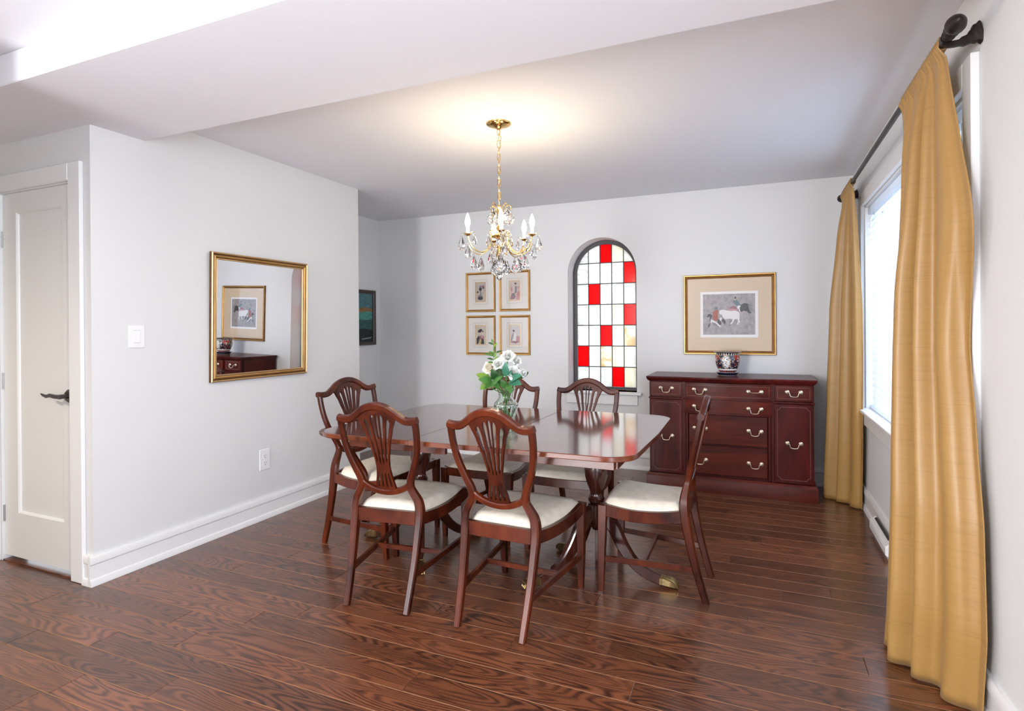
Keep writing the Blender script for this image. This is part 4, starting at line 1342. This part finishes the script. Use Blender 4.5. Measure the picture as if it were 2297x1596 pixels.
def curtain(label, near, far, depth, shape, folds, seed, z_bot=.004, billow=0.0):
    """near(z), far(z): y of the two edges; depth(z): how far the folds stand out from the rod line; shape(s,z): offset in x"""
    rr = random.Random(seed)
    NS, NZ = 150, 64
    root = thing('curtain', label, 'curtain', (RX, (near(0) + far(0)) / 2, 0), 0, 'gold silk curtains')
    ph = [rr.uniform(-.25, .25) for _ in range(40)]

    def pt(s, v):
        z = lerp(z_bot, RZ + .026, v)
        g = folds * (s + .035 * math.sin(2 * PI * s * 1.7 + seed)) + .12 * math.sin(2.2 * (1 - v) + seed) * (1 - v)
        c = math.cos(2 * PI * g)
        a = (abs(c) ** .75) * (1 if c > 0 else -1) * (1 + .35 * math.sin(g * 2.3 + seed))
        d = depth(z)
        k = max(0.0, 1 - s / .62)
        yy = lerp(near(z), far(z), s) + .75 * d * a * k * (1 if s > .02 else s / .02)
        x = RX + shape(s, z) + d * a * (.72 + .28 * (1 - k))
        yy -= billow * math.exp(-((z - 1.66) / .24) ** 2) * max(0, 1 - s / .22) ** 1.5
        # shirred sleeve round the rod
        if z > RZ - .05:
            k = min(1, (z - (RZ - .05)) / .05)
            sh = .007 * math.sin(2 * PI * s * folds * 4.3 + 9 * v * 6)
            x = lerp(x, RX - .020 + sh, k)
            if z > RZ + .008: x += (z - RZ - .008) * .9
        if z < .12: x += .004 * math.sin(60 * s + seed) * (1 - z / .12)
        x = min(x, XR - .034)
        return (x, yy, z)
    mb = MB().grid(NS, NZ, pt)
    o = mb.build('drape', M['silk'], root, 80)
    md = o.modifiers.new('thickness', 'SOLIDIFY'); md.thickness = .0025; md.offset = 0
    # back half of the rod pocket
    mb = MB()

    def bk(s, v):
        a = lerp(PI * .5, -PI * .62, v)
        r_ = .019 + .003 * math.sin(2 * PI * s * folds * 4.3)
        return (RX + r_ * math.cos(a), lerp(near(RZ), far(RZ), s), RZ + .004 + r_ * math.sin(a) * 1.1)
    mb.grid(100, 10, bk).build('rod_pocket', M['silk'], root, 80)
    # hem
    return root


def near_edge(z): return table_fn([(0, 2.275), (.05, 2.262), (.284, 2.225), (.62, 2.245), (.9, 2.305), (1.2, 2.370), (1.6, 2.375), (2.0, 2.388), (2.2, 2.400), (2.4, 2.400)], z)


curtain('long gold silk curtain hanging nearest the viewer, its hem pooling toward the floor', near_edge,
        lambda z: table_fn([(0, 3.02), (.8, 2.93), (1.6, 2.90), (2.2, 2.975), (2.4, 2.985)], z),
        lambda z: table_fn([(0, .026), (.6, .028), (1.4, .026), (2.0, .018), (2.18, .011), (2.3, .006)], z),
        lambda s, z: table_fn([(0, .055), (.16, -.01), (.40, -.105), (.55, -.100), (.8, -.04), (1, .03)], s) * table_fn([(0, 1.15), (.7, 1.0), (1.4, .8), (1.9, .4), (2.2, .06), (2.3, 0)], z),
        6.2, 3, billow=.085)
curtain('gold silk curtain at the far end of the window beside the sideboard', lambda z: table_fn([(0, 4.575), (.5, 4.53), (1.2, 4.50), (2.0, 4.47), (2.2, 4.455), (2.4, 4.455)], z),
        lambda z: table_fn([(0, 4.985), (1.2, 4.94), (2.2, 4.895), (2.4, 4.89)], z),
        lambda z: table_fn([(0, .024), (.6, .026), (1.4, .025), (2.0, .018), (2.18, .011), (2.3, .006)], z),
        lambda s, z: table_fn([(0, .06), (.25, -.01), (.55, -.105), (.8, -.10), (1, -.02)], s) * table_fn([(0, 1.2), (.7, 1.0), (1.4, .8), (1.9, .4), (2.2, .06), (2.3, 0)], z),
        4.6, 8)

# ------------------------------------------------------------------ chandelier
CH = (-1.354, 2.975)
ch = thing('chandelier', 'small brass chandelier with lit candle bulbs and cut-crystal drops over the table', 'chandelier', (CH[0], CH[1], HC))
MB().lathe([(0, -.036), (.010, -.036), (.014, -.030), (.020, -.026), (.030, -.022), (.052, -.017), (.068, -.010), (.072, -.004), (.072, -.0005)], 32, (*CH, HC), cap=False).build('canopy', M['chand'], ch)
# hanging chain, each link its own ring
lk = MB(); pth = []
for i in range(20):
    a = 2 * PI * i / 20
    pth.append((.0085 * math.cos(a), 0, .0135 * (1 if math.sin(a) > 0 else -1) * (abs(math.sin(a)) > .01) + .0085 * math.sin(a)))
lk.tube(pth, .0021, 7, True, ref=(0, 1, 0))
lme = lk.mesh('chain_link', M['chand'])
zt, zb = HC - .045, 1.998
nl = 12
for i in range(nl):
    link('chain_link', lme, ch, (0, 0, lerp(zt, zb, i / (nl - 1)) - HC), (0, 0, PI / 2 * (i % 2) + .5))
mb = MB()
mb.tube([(CH[0] + .004 * math.sin(i * 1.9) + (.012 * math.sin(PI * i / 9) if i < 9 else 0), CH[1] + .004 * math.cos(i * 1.7), lerp(HC - .03, 1.99, i / 30)) for i in range(31)], .0022, 6)
mb.build('power_cord', simple('gold_cord', (.55, .38, .16), .5), ch)
# stem
MB().lathe([(0, 1.992), (.006, 1.99), (.008, 1.975), (.014, 1.965), (.010, 1.955), (.008, 1.94), (.018, 1.93), (.022, 1.92), (.012, 1.91), (.008, 1.89), (.009, 1.86), (.020, 1.85), (.016, 1.84), (.010, 1.83), (.012, 1.815), (.040, 1.806), (.046, 1.800), (.040, 1.792), (.014, 1.786), (.011, 1.76), (.010, 1.70), (.014, 1.69), (.008, 1.68), (0, 1.678)][::-1], 20, (*CH, 0), cap=False).build('stem', M['chand'], ch)
a_cam = math.atan2(-CH[1], -CH[0])         # direction of the viewer as seen from the chandelier
ARMS = [a_cam + math.radians(q) for q in (-66, 3, 74, 130, 190)]
# crystal drop (faceted pear) and bead
cr = MB(); n = 8
cr.lathe([(0, 0), (.0035, -.002), (.006, -.010), (.0125, -.026), (.0145, -.036), (.0105, -.047), (0, -.053)], n, cap=False)
for i in range(len(cr.v)):
    x, yy, z = cr.v[i]; cr.v[i] = (x, yy * .62, z)
cme = cr.mesh('crystal_drop', M['crystal'], smooth=0)
bd = MB(); bd.lathe([(0, .007), (.0055, .003), (.007, 0), (.0055, -.003), (0, -.007)], 7, cap=False)
bme = bd.mesh('crystal_bead', M['crystal'], smooth=0)
RCH = random.Random(5)


def drop(x, yy, z, sc=1.0, bead=True):
    """hangs from (x,y,z)"""
    zz = z
    if bead:
        o = link('crystal_bead', bme, ch, (x - CH[0], yy - CH[1], zz - .008 - HC)); zz -= .016
    o = link('crystal_drop', cme, ch, (x - CH[0], yy - CH[1], zz - HC), (0, 0, a_cam + PI / 2 + RCH.uniform(-.7, .7)))
    o.scale = (sc * 1.3, sc * 1.3, sc * 1.25)


for ai, a in enumerate(ARMS):
    ca, sa = math.cos(a), math.sin(a)
    P = lambda r_, z, d=0.0: (CH[0] + ca * r_ - sa * d, CH[1] + sa * r_ + ca * d, z)
    arm = MB()
    pts = [(.022, 1.800), (.032, 1.822), (.050, 1.832), (.060, 1.820), (.052, 1.806), (.052, 1.785), (.056, 1.755), (.075, 1.722), (.105, 1.706), (.140, 1.712), (.168, 1.735), (.185, 1.768), (.192, 1.795)]
    pth = smooth_path([P(*q) for q in pts], 3)
    arm.tube(pth, .0036, 8)
    pts2 = [(.060, 1.735), (.085, 1.706), (.115, 1.692), (.150, 1.698), (.178, 1.722), (.192, 1.752)]
    arm.tube(smooth_path([P(*q) for q in pts2], 3), .0028, 8)
    ao = arm.build('arm', M['chand'], ch)
    MB().lathe([(.003, 1.790), (.012, 1.794), (.020, 1.800), (.021, 1.803), (.010, 1.803)], 14, (P(.192, 0)[0], P(.192, 0)[1], 0), cap=False).build('bobeche', M['chand'], ch)
    MB().lathe([(.0095, 1.803), (.0095, 1.838), (.006, 1.840)], 14, (P(.192, 0)[0], P(.192, 0)[1], 0)).build('candle_sleeve', M['sleeve'], ch)
    bo = MB().lathe([(.006, 1.839), (.010, 1.845), (.0145, 1.860), (.0150, 1.872), (.011, 1.893), (.005, 1.910), (0, 1.919)], 16, (P(.192, 0)[0], P(.192, 0)[1], 0)).build('bulb', M['bulb'], ch)
    d = bpy.data.lights.new('bulb_glow', 'POINT'); d.energy = 2.5; d.color = (1, .80, .52); d.shadow_soft_size = .024
    lo = bpy.data.objects.new('bulb_glow', d); COL.objects.link(lo); lo.parent = ch
    lo.location = (P(.192, 0)[0] - CH[0], P(.192, 0)[1] - CH[1], 1.872 - HC)
    drop(*P(.228, 1.798), 1.15); drop(*P(.198, 1.750, .02), 1.1); drop(*P(.155, 1.696), 1.15); drop(*P(.110, 1.690, -.006), 1.25)
    drop(*P(.160, 1.806, .02), .8); drop(*P(.066, 1.812), .95)
    mb = MB(); mb.tube(smooth_path([P(.20, 1.80), P(.215, 1.808), P(.228, 1.800)], 3), .0012, 5); mb.tube(smooth_path([P(.185, 1.80, .006), P(.172, 1.812, .016), P(.160, 1.808, .02)], 3), .0012, 5)
    mb.build('hook', M['chand'], ch)
    # upper scroll between the arms
    b_ = a + .6; ca, sa = math.cos(b_), math.sin(b_)
    Q = lambda r_, z, d=0.0, ca=ca, sa=sa: (CH[0] + ca * r_ - sa * d, CH[1] + sa * r_ + ca * d, z)
    mb = MB(); mb.tube(smooth_path([Q(.010, 1.925), Q(.022, 1.945), Q(.040, 1.972), Q(.060, 1.980), Q(.072, 1.970), Q(.068, 1.958), Q(.056, 1.962)], 3), .0028, 7)
    mb.build('scroll', M['chand'], ch)
    drop(*Q(.072, 1.966), 1.15); drop(*Q(.056, 1.956, .012), 1.1)
    # bead swag falling from the hub to the lower ring
    for kk in range(5):
        link('crystal_bead', bme, ch, (Q(.045, 0)[0] - CH[0], Q(.045, 0)[1] - CH[1], 1.735 - kk * .0145 - HC))
    drop(*Q(.045, 1.662), 1.25, False)
ring = MB().tube([(CH[0] + .045 * math.cos(i * PI / 12), CH[1] + .045 * math.sin(i * PI / 12), 1.745) for i in range(24)], .0018, 6, True, ref=(0, 0, 1)).build('ring', M['chand'], ch)
for kk in range(4): drop(CH[0] + .016 * math.cos(kk * PI / 2 + .4), CH[1] + .016 * math.sin(kk * PI / 2 + .4), 1.672, 1.2)
MB().lathe([(0, 1.600), (.010, 1.597), (.018, 1.588), (.021, 1.575), (.018, 1.562), (.010, 1.553), (0, 1.550)], 9, (*CH, 0), cap=False).build('crystal_ball', M['crystal'], ch, smooth=0)

# ------------------------------------------------------------------ vase and flowers
VC = (-1.287, 2.900, TZ)
vase = thing('glass_vase', 'clear cut-glass vase with a flared rim standing on the dining table', 'vase', VC)
outp = [(0, 0), (.040, 0), (.043, .003), (.044, .010), (.049, .030), (.057, .055), (.065, .080), (.0675, .094), (.064, .104), (.050, .118), (.041, .130), (.039, .140), (.041, .158), (.047, .174), (.051, .180)]
inp = [(.048, .180), (.044, .173), (.038, .158), (.036, .140), (.038, .130), (.047, .116), (.060, .103), (.0635, .094), (.061, .080), (.053, .055), (.045, .030), (.040, .014), (0, .012)]
MB().lathe(outp + inp, 32, VC, cap=False).build('vase_body', M['vase_glass'], vase, 30)
mb = MB()
for i in range(12):
    a = 2 * PI * i / 12
    f_ = lambda r_, z: (VC[0] + r_ * math.cos(a), VC[1] + r_ * math.sin(a), VC[2] + z)
    mb.tube([f_(.0455, .012), f_(.054, .04), f_(.063, .07), f_(.0675, .09)], .0022, 5)
mb.build('cut_flutes', M['vase_glass'], vase)
MB().lathe([(0, .013), (.039, .015), (.044, .030), (.052, .055), (.060, .080), (.0625, .094), (.0625, .098), (0, .098)], 24, VC, cap=False).build('water', glass_mat('water', (.95, 1, .97), 1.33), vase)

green = [simple('leaf_' + n, c, .38, var=.2, vscale=30) for n, c in (('deep', (.020, .085, .018)), ('mid', (.05, .17, .03)), ('yellow', (.14, .25, .03)), ('blue', (.05, .20, .12)))]
stemm = simple('green_stem', (.10, .24, .05), .5)
petal_w = simple('white_petal', (.86, .86, .82), .55, Subsurface_Weight=.15)
petal_c = simple('cream_petal', (.88, .80, .66), .55, Subsurface_Weight=.15)
VX = lambda px: VC[0] + (px - 1135) * .0027
VZ = lambda py: VC[2] + (945 - py) * .00247


def stem_mesh(parent, top, ang):
    ang += R.uniform(-.9, .9); sp = R.uniform(.008, .032)
    b_ = (VC[0] - sp * math.cos(ang), VC[1] - sp * math.sin(ang), VC[2] + .020)
    mid = (VC[0] + sp * .8 * math.cos(ang), VC[1] + sp * .8 * math.sin(ang), VC[2] + .15)
    P = smooth_path([b_, ((b_[0] + mid[0]) / 2, (b_[1] + mid[1]) / 2, VC[2] + .085), mid, lerpv(mid, top, .6), top], 3)
    return MB().tube(P, .0028, 6).build('stem', stemm, parent)


def lerpv(a, b_, t): return tuple(lerp(x, yy, t) for x, yy in zip(a, b_))


def leaf_geo(mb, base, tip, wid, nrm, curl=.15, fold=.25, n=7):
    A, B = Vector(base), Vector(tip); d = B - A; L = d.length; t = d.normalized()
    nv = Vector(nrm); nv = (nv - t * nv.dot(t)).normalized(); s = t.cross(nv)
    vs = []; fs = []
    for i in range(n + 1):
        u = i / n; hw_ = wid / 2 * math.sin(PI * min(1, u * .96 + .04)) ** .75 * (1.08 - .3 * u)
        c = A + d * u + nv * (curl * L * math.sin(PI * u))
        vs += [c - s * hw_ + nv * hw_ * fold, c, c + s * hw_ + nv * hw_ * fold]
    for i in range(n):
        for k in (0, 1): fs.append((i * 3 + k, i * 3 + k + 1, (i + 1) * 3 + k + 1, (i + 1) * 3 + k))
    mb.add(vs, fs)


def rose(px, py, dy, rad, mat, label, face=(.35, -.75, .55)):
    top = (VX(px), VC[1] + dy, VZ(py))
    ang = math.atan2(dy, top[0] - VC[0])
    rt = thing('flower', label, 'flower', (top[0], top[1], top[2]), 0, 'flowers in the glass vase')
    Fv = Vector(face).normalized(); X = Fv.orthogonal().normalized(); Y = Fv.cross(X)
    mb = MB(); C = Vector(top); rr = random.Random(int(px * 7 + py))
    for ringi, (nr, r0, tilt, hgt) in enumerate(((3, .20, .1, 1.0), (4, .40, .35, .97), (5, .68, .8, .80), (6, 1.02, 1.35, .52))):
        for i in range(nr):
            a = 2 * PI * (i + .5 * ringi) / nr + rr.uniform(-.15, .15)
            o = X * math.cos(a) + Y * math.sin(a); s = Fv.cross(o)

            jit = rr.uniform(.82, 1.14); tilt_ = tilt * rr.uniform(.7, 1.3)

            def pt(u, v, o=o, s=s, r0=r0 * jit, tilt=tilt_, hgt=hgt):
                uu = 2 * u - 1
                wv_ = math.sin(PI * (.16 + .66 * v)) * .58 * (r0 * .72 + .30)
                rr_ = r0 * rad * (.35 + .65 * math.sin(v * PI / 2)) + rad * .22 * tilt * max(0, v - .7) * 2
                h_ = rad * (-.55 + v * (hgt + .35)) - rad * .32 * tilt * max(0, v - .68) * 3 + rad * .08 * math.cos(uu * 4) * v
                return C + o * (rr_ * (1 - .16 * uu * uu)) + s * (uu * wv_ * rad) + Fv * h_
            mb.grid(5, 5, pt)
    mb.build('bloom', mat, rt, 80)
    mb = MB()
    for i in range(5):
        a = 2 * PI * i / 5; o = X * math.cos(a) + Y * math.sin(a)
        leaf_geo(mb, C - Fv * rad * .6, C - Fv * rad * .3 + o * rad * .75, rad * .4, -Fv)
    mb.build('sepals', green[1], rt, 80)
    stem_mesh(rt, tuple(C - Fv * rad * .6), ang)
    return rt


rose(1141, 797, -.01, .036, petal_w, 'full white rose, topmost bloom in the glass vase')
rose(1155, 808, .035, .028, petal_w, 'white rose behind the topmost bloom, toward the window side', (.6, -.5, .5))
rose(1124, 814, -.045, .030, petal_w, 'small white rose at the middle of the bouquet, below the topmost bloom', (.2, -.85, .45))
rose(1103, 822, -.03, .036, petal_c, 'cream rose at the mirror side of the bouquet', (-.1, -.8, .5))
rose(1160, 832, -.045, .034, petal_w, 'white carnation-like bloom low on the window side of the bouquet', (.55, -.75, .25))
rose(1175, 834, .0, .022, petal_w, 'white bud at the window-side edge of the bouquet', (.8, -.4, .3))
rose(1142, 830, .045, .026, petal_w, 'white bloom half hidden at the back of the bouquet', (.1, .6, .6))


def leafy(pxs, label, gi, dy, wid=.05):
    """pxs: list of (base px, base py, tip px, tip py, depth at tip)"""
    b0 = pxs[0]
    top = (VX(b0[0]), VC[1] + dy, VZ(b0[1]))
    rt = thing('leaf_spray', label, 'foliage', top, 0, 'greenery in the glass vase')
    for (bx, by, tx, ty, dd) in pxs:
        mb = MB(); leaf_geo(mb, (VX(bx), VC[1] + dy, VZ(by)), (VX(tx), VC[1] + dy + dd, VZ(ty)), wid, (.3, -.75, .6), .10, .22)
        o = mb.build('leaf', green[gi], rt, 80)
    stem_mesh(rt, top, math.atan2(dy, top[0] - VC[0]))


leafy([(1108, 856, 1076, 838, -.02), (1108, 858, 1086, 872, -.03)], 'broad yellow-green leaves drooping on the mirror side of the vase', 2, -.03, .055)
leafy([(1114, 858, 1090, 848, -.05), (1112, 862, 1090, 866, .01)], 'broad mid-green leaves over the vase rim, mirror side', 1, -.05, .055)
leafy([(1122, 852, 1118, 824, -.03), (1126, 862, 1136, 838, -.05)], 'dark green leaves upright in the middle of the bouquet', 0, -.055, .05)
leafy([(1114, 866, 1148, 838, -.03), (1130, 868, 1122, 846, -.02)], 'pale curled leaves crossing the front of the bouquet', 1, -.075, .036)
leafy([(1146, 840, 1150, 808, -.02), (1150, 838, 1154, 826, .02)], 'light green upright leaf in front of the white roses', 3, -.07, .040)
leafy([(1150, 852, 1182, 838, -.03), (1150, 856, 1180, 858, -.02)], 'broad blue-green leaves spreading on the window side', 3, -.04, .052)
leafy([(1148, 860, 1163, 876, -.04), (1142, 866, 1136, 848, -.02)], 'small green leaves hanging by the vase rim, window side', 1, -.06, .040)
leafy([(1120, 850, 1100, 830, .05), (1136, 850, 1150, 826, .05), (1150, 850, 1172, 836, .05)], 'dark leaves at the back of the bouquet', 0, .045, .055)
# tall fern-like sprig
st = [(1118, 850), (1112, 825), (1111, 800), (1113, 785), (1110, 766)]
rt = thing('leaf_spray', 'tall thin sprig of pointed leaflets rising above the roses', 'foliage', (VX(1118), VC[1] - .02, VZ(850)), 0, 'greenery in the glass vase')
P = smooth_path([(VX(x), VC[1] - .02, VZ(yy)) for x, yy in st], 4)
MB().tube(P, .0014, 5).build('stem', stemm, rt)
for i, (bx, by, tx, ty) in enumerate(((1111, 806, 1094, 803), (1111, 798, 1086, 793), (1112, 792, 1099, 788), (1112, 806, 1124, 798), (1113, 792, 1132, 785), (1112, 812, 1098, 812), (1112, 786, 1119, 776), (1113, 776, 1117, 768), (1111, 772, 1098, 767), (1110, 768, 1107, 759), (1112, 800, 1106, 790), (1113, 800, 1119, 788), (1113, 814, 1124, 808))):
    mb = MB(); leaf_geo(mb, (VX(bx), VC[1] - .02, VZ(by)), (VX(tx), VC[1] - .02 + R.uniform(-.02, .02), VZ(ty)), .013, (.3, -.8, .5), .06, .2, 5)
    mb.build('leaflet', green[(0, 1, 1, 2)[i % 4]], rt, 80)
